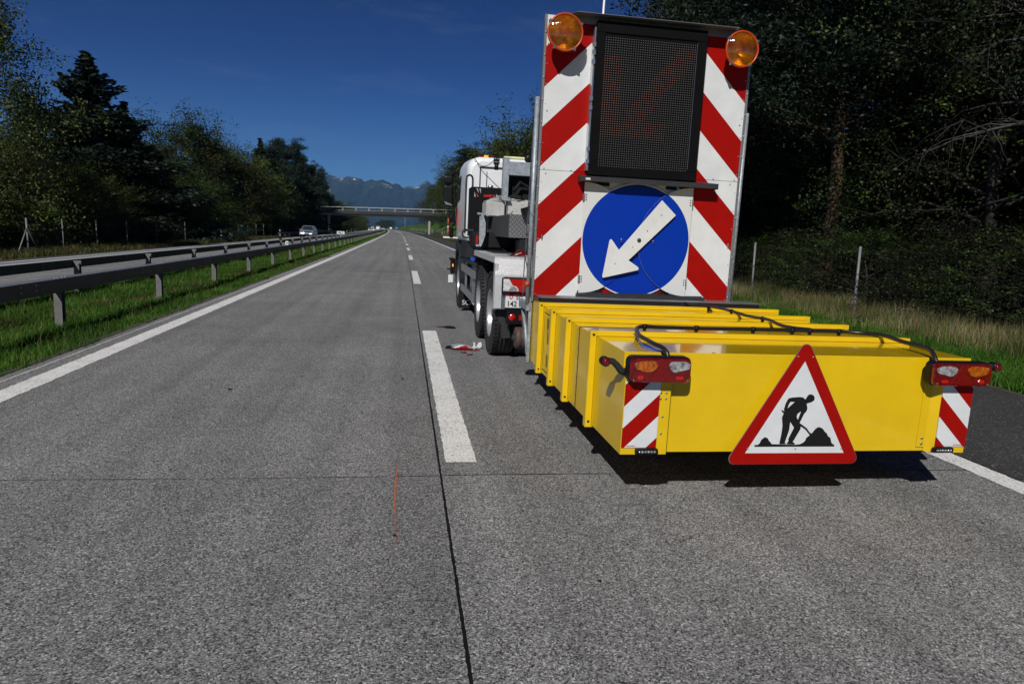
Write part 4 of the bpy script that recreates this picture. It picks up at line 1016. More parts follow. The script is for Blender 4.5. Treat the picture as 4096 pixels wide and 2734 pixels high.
for (x, y, z, ax) in [(1.98, 4.345, .95, 0), (2.40, 4.35, .952, 0), (2.84, 4.37, .95, 0), (2.70, 4.36, .95, 0), (3.06, 4.36, .952, 0), (1.60, 4.315, .957, 0), (2.815, 5.50, .955, 1), (2.83, 5.0, .955, 1), (2.79, 5.90, .95, 1)]:
    mb = MB()
    if ax == 0: mb.lathe([(-.012, .0145), (-.012, .0175), (.012, .0175), (.012, .0145)], (x, y, z), 'x', 12)
    else: mb.lathe([(-.014, .0135), (-.014, .0165), (.014, .0165), (.014, .0135)], (x, y, z), 'y', 12)
    mb.box(x - .008, x + .008, y - .01, y + .01, ZT + .0, z - .012); mb.build('hose_clip', 'black', hs)
# label plate with fine print on the side panel
mb = MB()
def sideline(y0, y1, z0, z1): mb.box(XL - .0022, XL - .0008, y0, y1, z0, z1)
sideline(5.50, 5.86, .852, .860); sideline(5.50, 5.86, .348, .356)
sideline(5.838, 5.842, .37, .83); sideline(5.52, 5.524, .40, .83)
rnd = random.Random(3)
for k in range(9): sideline(5.55 + .022 * k, 5.556 + .022 * k, .74 - rnd.random() * .08, .82)
for k in range(5): sideline(5.60 + .022 * k, 5.606 + .022 * k, .60, .60 + rnd.uniform(.06, .1))
for k in range(7): sideline(5.56 + .022 * k, 5.566 + .022 * k, .40, .40 + rnd.uniform(.08, .12))
mb.build('label_print', 'darkbar', att)
# warning triangle
trg_y = YR - .055
def P3(pts, y, dx=0, dz=0): return [(XC + x + dx, y, z + dz) for x, z in pts]
def roundpoly(corners, rads, n=8):
    out = []; m = len(corners)
    for i in range(m):
        p = Vector(corners[i]).to_2d(); a = (Vector(corners[i - 1]).to_2d() - p).normalized(); b = (Vector(corners[(i + 1) % m]).to_2d() - p).normalized()
        half = a.angle(b) / 2; d = rads[i] / math.tan(half); c = p + (a + b).normalized() * (rads[i] / math.sin(half)); s = p + a * d; e = p + b * d
        a0 = math.atan2(s.y - c.y, s.x - c.x); a1 = math.atan2(e.y - c.y, e.x - c.x); da = (a1 - a0 + PI) % (2 * PI) - PI
        for k in range(n + 1): t = a0 + da * k / n; out.append((c.x + rads[i] * math.cos(t), c.y + rads[i] * math.sin(t)))
    return out
tri = roundpoly([(-.036, 1.045), (-.487, .255), (.425, .255)], [.040, .036, .036])
tri = roundpoly([(-.033, 1.010), (-.471, .2545), (.401, .2545)], [.036, .036, .036])
mb = MB(); mb.prism(P3(tri, trg_y), (0, -.003, 0)); sign = mb.build('roadworks_triangle', 'red', att)
rim_ = roundpoly([(-.033, 1.015), (-.4755, .252), (.4055, .252)], [.037, .037, .037])
mb = MB(); mb.prism(P3(rim_, trg_y + .0035), (0, -.0033, 0)); mb.build('aluminium_back', 'frame', sign)
ys_ = trg_y - .0035
mb = MB(); mb.prism(P3([(-.035, .876), (-.351, .323), (.285, .322)], ys_), (0, -.0005, 0)); mb.build('white_field', 'whitesign', sign)
WORK = dict(
ARM=[(-0.112, 0.656), (-0.121, 0.642), (-0.129, 0.622), (-0.136, 0.586), (-0.126, 0.571), (-0.113, 0.595), (-0.107, 0.619), (-0.099, 0.634), (-0.072, 0.634), (-0.044, 0.664), (-0.086, 0.661)],
HAND=[(-0.152, 0.583), (-0.147, 0.585), (-0.135, 0.579), (-0.125, 0.576), (-0.126, 0.568), (-0.134, 0.565), (-0.143, 0.571)],
BODY=[(-0.072, 0.634), (-0.044, 0.664), (-0.02, 0.661), (-0.007, 0.649), (0.004, 0.628), (0.014, 0.597), (0.011, 0.58), (-0.004, 0.561), (-0.014, 0.535), (-0.025, 0.507), (-0.016, 0.486), (-0.015, 0.471), (-0.032, 0.437), (-0.052, 0.396), (-0.057, 0.393), (-0.042, 0.382), (-0.04, 0.375), (-0.09, 0.377), (-0.092, 0.383), (-0.083, 0.398), (-0.087, 0.409), (-0.058, 0.478), (-0.086, 0.513), (-0.087, 0.463), (-0.106, 0.386), (-0.099, 0.383), (-0.096, 0.378), (-0.139, 0.378), (-0.14, 0.385), (-0.134, 0.442), (-0.133, 0.489), (-0.142, 0.54), (-0.134, 0.565), (-0.13, 0.576), (-0.113, 0.595)],
HEAD=[(-0.010, 0.646), (-0.001, 0.657), (0.003, 0.667), (0.012, 0.678), (0.024, 0.681), (0.037, 0.678), (0.048, 0.669), (0.053, 0.657), (0.051, 0.644), (0.041, 0.637), (0.028, 0.63), (0.018, 0.629), (0.013, 0.626), (0.001, 0.624)],
SHOVEL=[(-0.025, 0.507), (0.023, 0.476), (0.049, 0.447), (0.06, 0.443), (0.049, 0.432), (0.032, 0.45), (0.016, 0.467), (-0.016, 0.486)],
HEAP=[(-0.298, 0.373), (-0.276, 0.374), (-0.266, 0.383), (-0.257, 0.405), (-0.237, 0.421), (-0.218, 0.414), (-0.208, 0.398), (-0.2, 0.392), (-0.189, 0.378), (-0.139, 0.377), (-0.039, 0.374), (-0.008, 0.377), (0.012, 0.387), (0.024, 0.399), (0.028, 0.416), (0.045, 0.429), (0.06, 0.442), (0.079, 0.469), (0.094, 0.481), (0.11, 0.481), (0.128, 0.473), (0.144, 0.454), (0.159, 0.443), (0.169, 0.426), (0.185, 0.416), (0.197, 0.384), (0.217, 0.37), (0.218, 0.362), (-0.295, 0.362)])
mb = MB()
for k, (nm, pts) in enumerate(WORK.items()): mb.prism(P3(pts, ys_ - .0006 - .0001 * k), (0, -.0003, 0))
mb.build('digging_worker_symbol', 'symbol', sign)
mb = MB(); mb.prism(P3([(-0.026, 0.577), (-0.047, 0.561), (-0.049, 0.543), (-0.039, 0.527)], ys_ - .0016), (0, -.0002, 0)); mb.build('white_gap', 'whitesign', sign)
mb = MB()
for x, z in [(-0.081, 0.903), (0.012, 0.902), (-0.337, 0.351), (-0.034, 0.35), (0.265, 0.35)]: mb.lathe([(-.0045, .0005), (-.004, .004), (.001, .0055)], (XC + x, ys_, z), 'y', 10)
mb.build('sign_bolts', 'bolt', sign)
mb = MB()
for x in (-.06, .0, -.3, .22): mb.box(XC + x - .012, XC + x + .012, trg_y + .004, YR - .005, .36 if abs(x) > .1 else .80, .40 if abs(x) > .1 else .86)
mb.build('sign_bracket', 'galv', sign)
# front plate of the cushion
mb = MB(); mb.box(XL - .035, XR + .035, YF + .002, YF + .02, ZB - .03, .93); mb.box(XL - .04, XL - .012, YF - .03, YF + .001, ZB - .02, .93); mb.build('front_plate', 'galv', att)
# top angle ledge in front of the board
mb = MB(); mb.box(XL + .02, XR - .0, 6.16, 6.40, .955, .961, .001); mb.box(XL + .03, XR - .02, 6.17, 6.176, .915, .955); mb.build('ledge', 'frame', att)
mb = MB(); mb.box(XL + .03, XR - .02, 6.162, 6.1695, .912, .951); mb.build('rubber_lip', 'blackmatt', att)
mb = MB(); mb.box(1.64, 2.95, 6.33, 6.37, .962, .99, .002); mb.prism([(1.64, 6.372, .962), (2.95, 6.372, .962), (2.93, 6.372, 1.0), (2.6, 6.372, .995), (2.45, 6.372, 1.012), (1.95, 6.372, 1.0), (1.66, 6.372, 1.02)], (0, .006, 0)); mb.build('hinge_bar', 'darkbar', att)
# jockey rollers in front of the cushion
for x in (1.22, 3.3):
    mb = MB(); mb.lathe([(-.075, .015), (-.075, .09), (-.065, .11), (-.02, .112), (-.015, .106), (-.005, .112), (.05, .112), (.055, .09), (.055, .015)], (x, 6.85, .47), 'x', 32, True); wl = mb.build('roller', 'brown', att)
    mb = MB(); mb.lathe([(-.10, .012), (-.10, .03), (.10, .03), (.10, .012)], (x, 6.85, .47), 'x', 16, True); mb.build('axle', 'darkbar', wl)
    mb = MB(); mb.box(x + .06, x + .085, 6.47, 6.87, .36, .50, .004); mb.build('roller_bracket', 'galv', wl)
mb = MB(); mb.lathe([(-.02, .002), (-.016, .022), (.0, .027), (.02, .027)], (1.275, 6.58, .475), 'y', 18, True); mb.build('side_reflector', 'redlens', att)

# ------------------------------------------------------------------ warning board
BX, BY = 2.22, 6.40
brd = thing('warning_board', 'tall red and white striped warning board with dark dot-matrix display and blue arrow sign', 'traffic sign board', (BX, BY, .93))
M['board'] = striped('board_sheeting', .35275 / 2, 2.865 - .93 - .0, .985, 0)
# boundary height at the outer edge is measured at |x|=.985, so shift the phase
def striped_board():
    m = striped('board_sheeting', .35275, 2.865 - .93 + .985 * .985, .985, 0); return m
M['board'] = striped_board()
x0, x1, z0, z1 = 1.235, 3.205, .945, 3.49
mb = MB(); mb.box(x0, x1, BY, BY + .012, z0, 2.127); mb.box(x0, x1, BY, BY + .012, 2.131, z1); pan = mb.build('striped_panel', 'board', brd)
mb = MB(); mb.box(x0 - .022, x0 + .0, BY - .004, BY + .05, z0 - .05, z1 + .003, .002); mb.box(x1, x1 + .026, BY - .004, BY + .05, z0, z1 - .06, .002)
mb.box(x0 + .0, x1, BY + .013, BY + .05, z1 - .03, z1 - .002); mb.box(x0, x1, BY + .013, BY + .03, 2.11, 2.15); mb.build('edge_profile', 'frame', brd)
mb = MB(); rnd = random.Random(2)
for side, xx in ((0, x0 + .016), (1, x1 - .016)):
    for k in range(15):
        z_ = .97 + k * .175; mb.lathe([(-.004, .0005), (-.004, .004), (.001, .005)], (xx, BY, z_), 'y', 8)
for xx in (x0 - .011, x1 + .013):
    for k in range(13): mb.lathe([(-.008, .0005), (-.007, .007), (.001, .009)], (xx, BY - .004, 1.0 + k * .195), 'y', 8)
for xx, zz in ((1.27, 2.145), (1.29, 2.10), (1.27, 2.66), (3.17, 2.145), (3.13, 2.10), (3.17, 2.66), (1.53, 2.14), (1.55, 2.11), (2.95, 2.14)): mb.lathe([(-.006, .0005), (-.006, .006), (.001, .007)], (xx, BY, zz), 'y', 8)
mb.build('rivets', 'bolt', pan)
mb = MB(); mb.prism([(1.41, BY - .002, 3.505), (3.05, BY - .002, 3.505), (3.0, 6.235, 3.487), (1.475, 6.235, 3.487)], (0, 0, .004)); mb.box(1.41, 3.05, BY - .006, BY - .002, 3.44, 3.505); mb.build('rain_canopy', 'frame', brd)
# dot-matrix display
led = MB(); a0, a1, b0, b1 = 1.675, 2.73, 2.10, 3.455; yf = 6.30
led.box(a0 + .02, a1 - .02, yf + .012, BY - .002, b0 + .02, b1 - .01)
for q in ((a0, a1, b0, b0 + .085), (a0, a1, b1 - .10, b1)): led.box(q[0], q[1], yf, yf + .03, q[2], q[3], .004)
led.box(a0, a0 + .085, yf + .0005, yf + .03, b0 + .085, b1 - .10, .003); led.box(a1 - .095, a1, yf + .0005, yf + .03, b0 + .085, b1 - .10, .003)
lo = led.build('matrix_display', 'displayblack', brd)
mb = MB(); mb.box(a1 - .097, a1 - .093, yf - .003, yf, b0 + .1, b1 - .12); mb.build('door_edge', 'bolt', lo)
vs_, vr_ = [], []
NXd, NZd = 40, 57; dx0, dx1, dz0, dz1 = a0 + .093, a1 - .108, b0 + .09, b1 - .135
for j in range(NZd):
    for i in range(NXd):
        x = dx0 + (dx1 - dx0) * i / (NXd - 1); z = dz0 + (dz1 - dz0) * j / (NZd - 1); u, v = i / (NXd - 1), j / (NZd - 1)
        lit = (u < .18 and .24 < v < .86) or (.24 < v < .37 and u < .72) or (abs((v - .37) - (u - .33) * .95) < .13 and u > .28 and v > .35 and v < .97) 
        (vr_ if lit else vs_).append((x, z))
for nm, lst, m in (('led_dots', vs_, 'leddot'), ('lit_led_dots', vr_, 'ledred')):
    mb = MB()
    for x, z in lst: mb.quad((x - .0042, yf + .0112, z - .0018), (x + .0042, yf + .0112, z - .0018), (x + .0042, yf + .0112, z + .0018), (x - .0042, yf + .0112, z + .0018))
    mb.build(nm, m, lo)
mb = MB()
for (za, zb_) in ((2.14, 3.40),): mb.box(a0 - .016, a0 - .002, yf + .02, BY - .001, za, zb_)
for zc in (2.22, 2.33, 2.70, 2.78, 3.10, 3.18, 3.25): mb.box(a0 - .03, a0 + .002, yf + .004, yf + .02, zc - .02, zc + .02, .003)
mb.build('hinge', 'alu', lo)
# tray above the arrow sign
mb = MB(); mb.prism([(1.605, 6.27, 2.04), (1.605, 6.27, 2.085), (1.605, BY - .001, 2.10), (1.605, BY - .001, 2.09), (1.605, 6.28, 2.075), (1.605, 6.28, 2.04)], (1.345, 0, 0)); mb.box(1.602, 1.606, 6.272, BY - .001, 2.035, 2.088); mb.box(2.95, 2.954, 6.272, BY - .001, 2.035, 2.088); tr_ = mb.build('drip_tray', 'darkbar', brd)
mb = MB(); mb.box(1.645, 1.69, 6.268, 6.2695, 2.052, 2.07); mb.build('type_plate', 'whitesign', tr_)
# arrow sign: disc, two folding half-disc flaps, arrow
CX, CZ, RB = 2.207, 1.515, .540
def disc(cx_, cz_, R_, y, d, a0=0, a1=2 * PI, n=64): return [(cx_ + R_ * math.cos(a0 + (a1 - a0) * k / n), y, cz_ + R_ * math.sin(a0 + (a1 - a0) * k / n)) for k in range(n + (0 if a1 - a0 >= 2 * PI - .01 else 1))]
mb = MB(); mb.prism(disc(CX, CZ, RB, BY - .014, 0), (0, -.004, 0)); ds = mb.build('arrow_disc', 'whitesign', brd)
mb = MB(); mb.prism(disc(CX, CZ, RB - .012, BY - .0185, 0), (0, -.0006, 0)); mb.build('blue_field', 'blue', ds)
mb = MB(); mb.prism(disc(CX, CZ, .40, BY - .003, 0), (0, -.010, 0)); mb.build('disc_spacer', 'black', ds)
def flap_mat():
    m, b, p = newmat('flap_sheeting'); s = b.sep(b.obj())
    dx = b.math('SUBTRACT', s[0], CX - BX); dz = b.math('SUBTRACT', s[2], CZ - .93)
    r2 = b.math('ADD', b.math('MULTIPLY', dx, dx), b.math('MULTIPLY', dz, dz))
    f = b.math('LESS_THAN', r2, (RB - .008) ** 2)
    b.l.new(b.mix(f, (.58, .59, .585, 1), (.0, .028, .32, 1)), p.inputs['Base Color']); p.inputs['Roughness'].default_value = .45; p.inputs['Specular IOR Level'].default_value = .2
    return m
M['flap'] = flap_mat()
for s, cxx in ((-1, 1.666), (1, 2.747)):
    mb = MB(); n = 40; pts = [(cxx - s * .522 * math.sin(PI * k / n), BY - (.026 if s < 0 else .034), 1.518 + .522 * math.cos(PI * k / n)) for k in range(n + 1)]
    mb.prism(pts, (0, -.0025, 0)); fl = mb.build('folding_flap', 'flap', brd)
    mb = MB()
    for zc in (1.13, 1.90): mb.box(cxx - .006 - (.0 if s < 0 else 0), cxx + .006, BY - .040, BY - .001, zc - .035, zc + .035)
    mb.build('flap_hinge', 'frame', fl)
    mb = MB()
    for zc in (1.13, 1.90):
        for d in (-.024, 0, .024): mb.lathe([(-.004, .0005), (-.004, .006), (.001, .006)], (cxx - s * .022, BY - .0365 if s > 0 else BY - .0285, zc + d), 'y', 8)
    mb.build('hinge_rivets', 'darkbar', fl)
# rims of the flaps seen as fine light arcs
for s, cxx, a_, b_ in ((1, 2.747, .55, 2.6),):
    mb = MB(); yy = BY - (.0370 if s > 0 else .0290); n = 36; pv = None
    for k in range(n + 1):
        t = a_ + (b_ - a_) * k / n; c_ = (cxx - s * .522 * math.sin(t), yy, 1.518 + .522 * math.cos(t)); c2 = (cxx - s * .5205 * math.sin(t), yy, 1.518 + .5205 * math.cos(t))
        if pv: mb.quad(pv[0], c_, c2, pv[1])
        pv = (c_, c2)
    mb.build('flap_rim', 'galv', ds)
for x_, z_ in ((1.86, 2.03), (2.53, 2.03), (1.86, 1.005), (2.53, 1.01)):
    mb = MB(); mb.box(x_ - .055, x_ + .055, BY - .010, BY - .001, z_ - .016, z_ + .016, .004); mb.build('flap_handle_slot', 'blackmatt', ds)
arrow = [(2.427, 1.909), (2.578, 1.774), (2.136, 1.327), (2.236, 1.266), (2.244, 1.253), (2.242, 1.241), (2.228, 1.234), (1.900, 1.152), (1.888, 1.155), (1.886, 1.168), (1.934, 1.508), (1.941, 1.518), (1.951, 1.519), (1.960, 1.512), (2.034, 1.421)]
mb = MB(); mb.prism([(x * 6.345 / 6.35, BY - .062, z) for x, z in arrow], (0, -.004, 0)); aw = mb.build('white_arrow', 'whitesign', brd)
mb = MB()
for x_, z_ in ((2.43, 1.77), (2.30, 1.615), (2.165, 1.455), (2.0, 1.29)): mb.lathe([(-.004, .0005), (-.004, .006), (.001, .006)], (x_, BY - .066, z_), 'y', 8)
mb.build('arrow_rivets', 'bolt', aw)
mb = MB(); mb.lathe([(-.014, .001), (-.014, .010), (-.008, .012), (-.008, .019), (.03, .019)], (2.224, BY - .066, 1.522), 'y', 16); mb.build('pivot_bolt', 'darkbar', aw)
mb = MB()
for x_, z_ in ((2.055, 1.522), (2.372, 1.52), (1.282, 1.52), (3.165, 1.52)):
    mb.lathe([(-.02, .001), (-.02, .006), (-.006, .009), (.0, .009)], (x_, BY - .038 if 1.5 < x_ < 3 else BY - .003, z_), 'y', 10); mb.box(x_ - .003, x_ + .003, BY - .056 if 1.5 < x_ < 3 else BY - .02, BY - .04 if 1.5 < x_ < 3 else BY - .004, z_ - .028, z_)
mb.build('wing_nut', 'bolt', brd)
# beacons
def beacon_mat():
    m, b, p = newmat('amber_beacon_lens'); o = b.obj()
    t = m.node_tree; nz = b.noise(o, 9, 3, .6)
    gl = b.n('ShaderNodeBsdfGlossy'); gl.inputs['Roughness'].default_value = .05; gl.inputs['Color'].default_value = (1, .8, .6, 1)
    tr = b.n('ShaderNodeBsdfTransparent'); tr.inputs[0].default_value = (.97, .50, .03, 1)
    df = b.n('ShaderNodeBsdfDiffuse'); b.l.new(b.ramp(nz, [(.3, (.12, .022, .001)), (.6, (.48, .17, .004)), (.75, (.9, .45, .04))]), df.inputs[0])  # pale end of the ramp paints highlights into the lens colour
    m1 = b.n('ShaderNodeMixShader'); m1.inputs[0].default_value = .30; b.l.new(tr.outputs[0], m1.inputs[1]); b.l.new(df.outputs[0], m1.inputs[2])
    wv = b.n('ShaderNodeTexWave'); b.l.new(o, wv.inputs[0]); wv.inputs['Scale'].default_value = 12; bp = b.n('ShaderNodeBump'); bp.inputs['Strength'].default_value = .15; bp.inputs['Distance'].default_value = .01; b.l.new(wv.outputs[0], bp.inputs['Height']); b.l.new(bp.outputs[0], gl.inputs['Normal'])
    m2 = b.n('ShaderNodeMixShader'); m2.inputs[0].default_value = .09; b.l.new(m1.outputs[0], m2.inputs[1]); b.l.new(gl.outputs[0], m2.inputs[2]); b.l.new(m2.outputs[0], t.nodes['Material Output'].inputs[0])
    return m
M['beaconlens'] = beacon_mat()
M['reflector'] = mat('mirror_reflector', (.95, .80, .45), .28, metal=1, var=.7, vs=12, bump=.5, bs=20)
for cx_, lbl in ((1.366, None), (3.038, None)):
    cz_ = 3.302; y0 = 6.235
    mb = MB(); mb.lathe([(.165, .03), (.12, .07), (.05, .13), (.0, .158), (-.004, .163), (-.02, .163), (-.026, .158), (-.026, .148), (.0, .146)], (cx_, y0, cz_), 'y', 48); bc_ = mb.build('beacon_lamp', 'orange_rim', brd)
    mb = MB(); mb.lathe([(.12, .012), (.10, .05), (.06, .095), (.0, .143)], (cx_, y0, cz_), 'y', 40); mb.build('reflector_bowl', 'reflector', bc_)
    mb = MB(); mb.lathe([(-.060, .001), (-.0585, .03), (-.054, .062), (-.046, .095), (-.035, .125), (-.022, .148)], (cx_, y0, cz_), 'y', 48); mb.build('beacon_lens', 'beaconlens', bc_)
    mb = MB(); mb.lathe([(.10, .02), (.06, .022), (.02, .018), (.0, .002)], (cx_, y0, cz_), 'y', 16); mb.build('bulb', 'redhot', bc_)
    mb = MB()
    for a in (.5, 2.6, 4.1, 5.3):
        mb = MB(); mb.box(cx_ + .162 * math.cos(a) - .012, cx_ + .162 * math.cos(a) + .012, y0 - .032, y0 + .005, cz_ + .162 * math.sin(a) - .012, cz_ + .162 * math.sin(a) + .012, .003); mb.build('rim_clip', 'bolt', bc_)
mb = MB(); mb.tube([(1.77, 6.55, 2.4), (1.80, 6.55, 4.35)], .011, 8); mb.build('antenna', 'white', brd)
# side lattice braces of the board
for sx, xx in ((-1, 1.185), (1, 3.25)):
    mb = MB(); yA = 6.43
    mb.tube([(xx, yA, .86), (xx, yA, 2.78)], .022, 12); tb = mb.build('brace_tube', 'galv', brd)
    top, bot = (yA + .02, 2.78), (yA + .33, .90)
    mb = MB(); back = lambda q: (yA + .14 + (bot[0] - yA - .14) * q, 2.78 + (bot[1] - 2.78) * q)
    mb.prism([(xx, yA + .02, 2.80), (xx, yA + .14, 2.80), (xx, bot[0], .90), (xx, bot[0] - .025, .90), (xx, yA + .115, 2.775), (xx, yA + .02, 2.775)], (.006 * sx * -1, 0, 0))
    n = 9
    for k in range(n):
        q0, q1 = k / n, (k + 1) / n; ya, za = back(q0); yb2, zb2 = back(q1); zm = (za + zb2) / 2
        mb.prism([(xx, yA, za - .012), (xx, ya - .01, za - .012), (xx, ya - .01, za + .012), (xx, yA, za + .012)], (.005, 0, 0)) if k % 3 == 0 else None
        if k % 2 == 0: p = [(xx, yA, za), (xx, yb2, zb2), (xx, yb2, zb2 + .03), (xx, yA, za + .03)]
        else: p = [(xx, ya, za), (xx, yA, zb2), (xx, yA, zb2 + .03), (xx, ya, za + .03)]
        mb.prism(p, (.004, 0, 0))
    mb.build('lattice_brace', 'lattice', tb)
    mb = MB(); mb.box(xx - .012, xx + .03, yA - .02, 6.86, .80, .88, .006); mb.tube([(xx + .02, 6.86, .84), (xx + .03, 6.62, .60), (xx + .035, 6.5, .36)], .018, 8); mb.build('brace_foot', 'galv', tb)
mb = MB()
for k, z_ in enumerate((1.06,)): mb.tube([(1.15, 6.42, z_), (1.19, 6.42, z_)], .025, 12)
mb.build('orange_plug', 'orangeplastic', brd)

# ------------------------------------------------------------------ truck
TX0, TX1 = 1.08, 3.62; TC = (TX0 + TX1) / 2
trk = thing('truck', 'white lorry with grey steel frames, black tank with red lettering, towing the yellow crash cushion', 'truck', (TC, 11, 0))
def tread_mat():
    m, b, p = newmat('tread_plate'); o = b.obj(); s = b.sep(o)
    # alternating diagonal lozenges
    sc = 17.
    u = b.math('MULTIPLY', b.math('ADD', b.math('ADD', s[0], s[1]), s[2]), sc); v = b.math('MULTIPLY', b.math('SUBTRACT', b.math('ADD', s[0], s[1]), s[2]), sc)
    fu = b.math('ABSOLUTE', b.math('SUBTRACT', b.math('FRACT', u), .5)); fv = b.math('ABSOLUTE', b.math('SUBTRACT', b.math('FRACT', v), .5))
    par = b.math('MODULO', b.math('ABSOLUTE', b.math('ADD', b.math('FLOOR', u), b.math('FLOOR', v))), 2)
    s1 = b.math('MULTIPLY', b.math('LESS_THAN', fu, .16), b.math('LESS_THAN', fv, .42)); s2 = b.math('MULTIPLY', b.math('LESS_THAN', fv, .16), b.math('LESS_THAN', fu, .42))
    hgt = b.math('ADD', b.math('MULTIPLY', par, s1), b.math('MULTIPLY', b.math('SUBTRACT', 1.0, par), s2))
    col = b.mix(hgt, (.20, .20, .205, 1), (.55, .55, .56, 1)); b.l.new(col, p.inputs['Base Color'])
    p.inputs['Metallic'].default_value = .75; b.l.new(b.math('SUBTRACT', .42, b.math('MULTIPLY', hgt, .12)), p.inputs['Roughness'])
    bp = b.n('ShaderNodeBump'); bp.inputs['Strength'].default_value = .8; bp.inputs['Distance'].default_value = .004; b.l.new(hgt, bp.inputs['Height']); b.l.new(bp.outputs[0], p.inputs['Normal'])
    return m
M['tread'] = tread_mat()
M['fender'] = mat('tread_fender', (.85, .85, .86), .36, metal=.6, var=.06, vs=30, bump=.25, bs=55)  # base colour raised to paint in the white glare on the plate
# wheels
def wheel(x, y, side, name='wheel'):
    mb = MB(); R_ = .52; w2 = .15
    prof = [(-w2, .30), (-w2 - .004, .40), (-w2 + .004, .47), (-w2 + .03, .508), (-w2 + .05, R_)]
    for g in range(4):
        a = -w2 + .05 + g * .05; prof += [(a + .02, R_), (a + .022, R_ - .012), (a + .03, R_ - .012), (a + .032, R_)]
    prof += [(w2 - .03, .508), (w2 - .004, .47), (w2 + .004, .40), (w2, .30)]
    prof = [(a * side * -1, r) for a, r in prof] if side > 0 else prof
    mb.lathe(prof, (0, 0, 0), 'x', 56)
    for k in range(56):
        a = 2 * PI * k / 56; v = MB
        mb.box(-w2 - .002, -w2 + .045, -.017, .017, R_ - .014, R_ + .004, rot=((0, 0, 0), (a, 0, 0)))
    ty = mb.build(name, 'rubber', trk, origin=(0, 0, 0)); ty.location = (x - TC, y - 11, .52)
    mb = MB(); s = side
    mb.lathe([(s * .150, .302), (s * .152, .288), (s * .128, .280), (s * .085, .272), (s * .055, .262), (s * .05, .20), (s * .045, .13), (s * .10, .125), (s * .105, .06), (s * .12, .055), (s * .12, .002)], (0, 0, 0), 'x', 48)
    rim = mb.build('rim', 'steel_rim', ty, origin=(0, 0, 0))
    mb = MB()
    for k in range(10): a = 2 * PI * k / 10; mb.lathe([(s * .048, .014), (s * .075, .014), (s * .078, .002)], (0, .165 * math.cos(a), .165 * math.sin(a)), 'x', 8)
    mb.build('wheel_nuts', 'bolt', rim, origin=(0, 0, 0))
    return ty
for yy in (8.55, 9.92):
    wheel(TX0 + .16, yy, -1); wheel(TX1 - .16, yy, 1)
    wheel(TX0 + .47, yy, -1)
wheel(TX0 + .18, 14.0, -1, 'front_wheel'); wheel(TX1 - .18, 14.0, 1, 'front_wheel')
# chassis
mb = MB()
for x in (TC - .42, TC + .34): mb.box(x, x + .08, 7.7, 15.2, .80, 1.06)
mb.box(TC - .42, TC + .42, 7.66, 7.7, .72, 1.06); mb.box(TC - 1.1, TC + 1.1, 8.5, 8.6, .45, .6); mb.box(TC - 1.1, TC + 1.1, 9.87, 9.97, .45, .6); mb.box(TC - 1.1, TC + 1.1, 10.5, 13.0, .5, .95)
mb.box(TC - 1.12, TC + 1.12, 10.6, 15.0, .98, 1.30); mb.box(TC - .8, TC + 1.15, 8.0, 11.6, 1.06, 1.20)
mb.build('chassis', 'blackmatt', trk)
# cab: rounded shell
mb = MB(); n = 10; ring = []
yc0, yc1 = 12.0, 15.15; zc0, zc1 = 1.36, 2.82
def cabsec(y):
    q = (y - yc0) / (yc1 - yc0); ins = .0 + .10 * max(0, q - .65) / .35; top = 2.80 + .10 * min(1, q * 2.2) - .25 * max(0, q - .75) / .25
    if y == yc0: ins += .05; top -= .07
    x0, x1 = TX0 - .035 + ins, TX1 + .035 - ins; r = .20; p = []
    zlow = 1.36
    p += [(x1 - .05, zlow), (x1, zlow + .07), (x1 - .005, 2.1)]
    for k in range(7): a = PI / 2 * k / 6; p.append((x1 - r - .03 + r * math.cos(a), top - r + r * math.sin(a)))
    for k in range(7): a = PI / 2 + PI / 2 * k / 6; p.append((x0 + r + .03 + r * math.cos(a), top - r + r * math.sin(a)))
    p += [(x0 + .005, 2.1), (x0, zlow + .07), (x0 + .05, zlow)]
    return [mb.bm.verts.new((x, y, z)) for x, z in p]
secs = [cabsec(y) for y in (12.0, 12.06, 12.5, 13.0, 13.6, 14.2, 14.7, 15.0, 15.15)]
for a, b in zip(secs, secs[1:]):
    for i in range(len(a)):
        f = mb._f([a[i], a[(i + 1) % len(a)], b[(i + 1) % len(a)], b[i]]); f.smooth = True
mb._f(secs[0][::-1]); mb._f(secs[-1]); cab = mb.build('cab', 'white', trk)
mb = MB(); mb.box(TX0 + .18, TX0 + .183 + .012, 11.985, 11.999, 1.6, 2.64); mb.box(TX0 + .18, TX1 - .2, 11.984, 11.999, 2.62, 2.645); mb.box(TX0 + .80, TX0 + .812, 11.986, 11.999, 1.6, 2.60); mb.box(TX0 + .30, TX0 + .31, 11.988, 11.999, 1.6, 2.56); mb.build('panel_groove', 'darkbar', cab)
mb = MB(); mb.prism([(TX0 + .32, 11.995, 1.7), (TX0 + .79, 11.995, 1.7), (TX0 + .79, 11.995, 2.52), (TX0 + .74, 11.995, 2.57), (TX0 + .36, 11.995, 2.57), (TX0 + .32, 11.995, 2.52)], (0, -.012, 0)); mb.build('rear_wall_panel', 'white', cab)
mb = MB(); mb.prism([(TX0 - .038, 13.4, 2.12), (TX0 - .038, 14.0, 2.10), (TX0 - .034, 14.3, 2.16), (TX0 - .024, 14.1, 2.55), (TX0 - .026, 13.45, 2.58)], (.012, 0, 0)); mb.build('side_window', 'glass', cab)
mb = MB()
for k in range(3): mb.prism([(TX0 - .036, 13.0 + .55 * k, 1.50 + .08 * k), (TX0 - .036, 13.06 + .55 * k, 1.50 + .08 * k), (TX0 - .036, 13.46 + .55 * k, 2.0), (TX0 - .036, 13.40 + .55 * k, 2.0)], (.004, 0, 0))
mb.build('cab_stripes', 'redprint', cab)
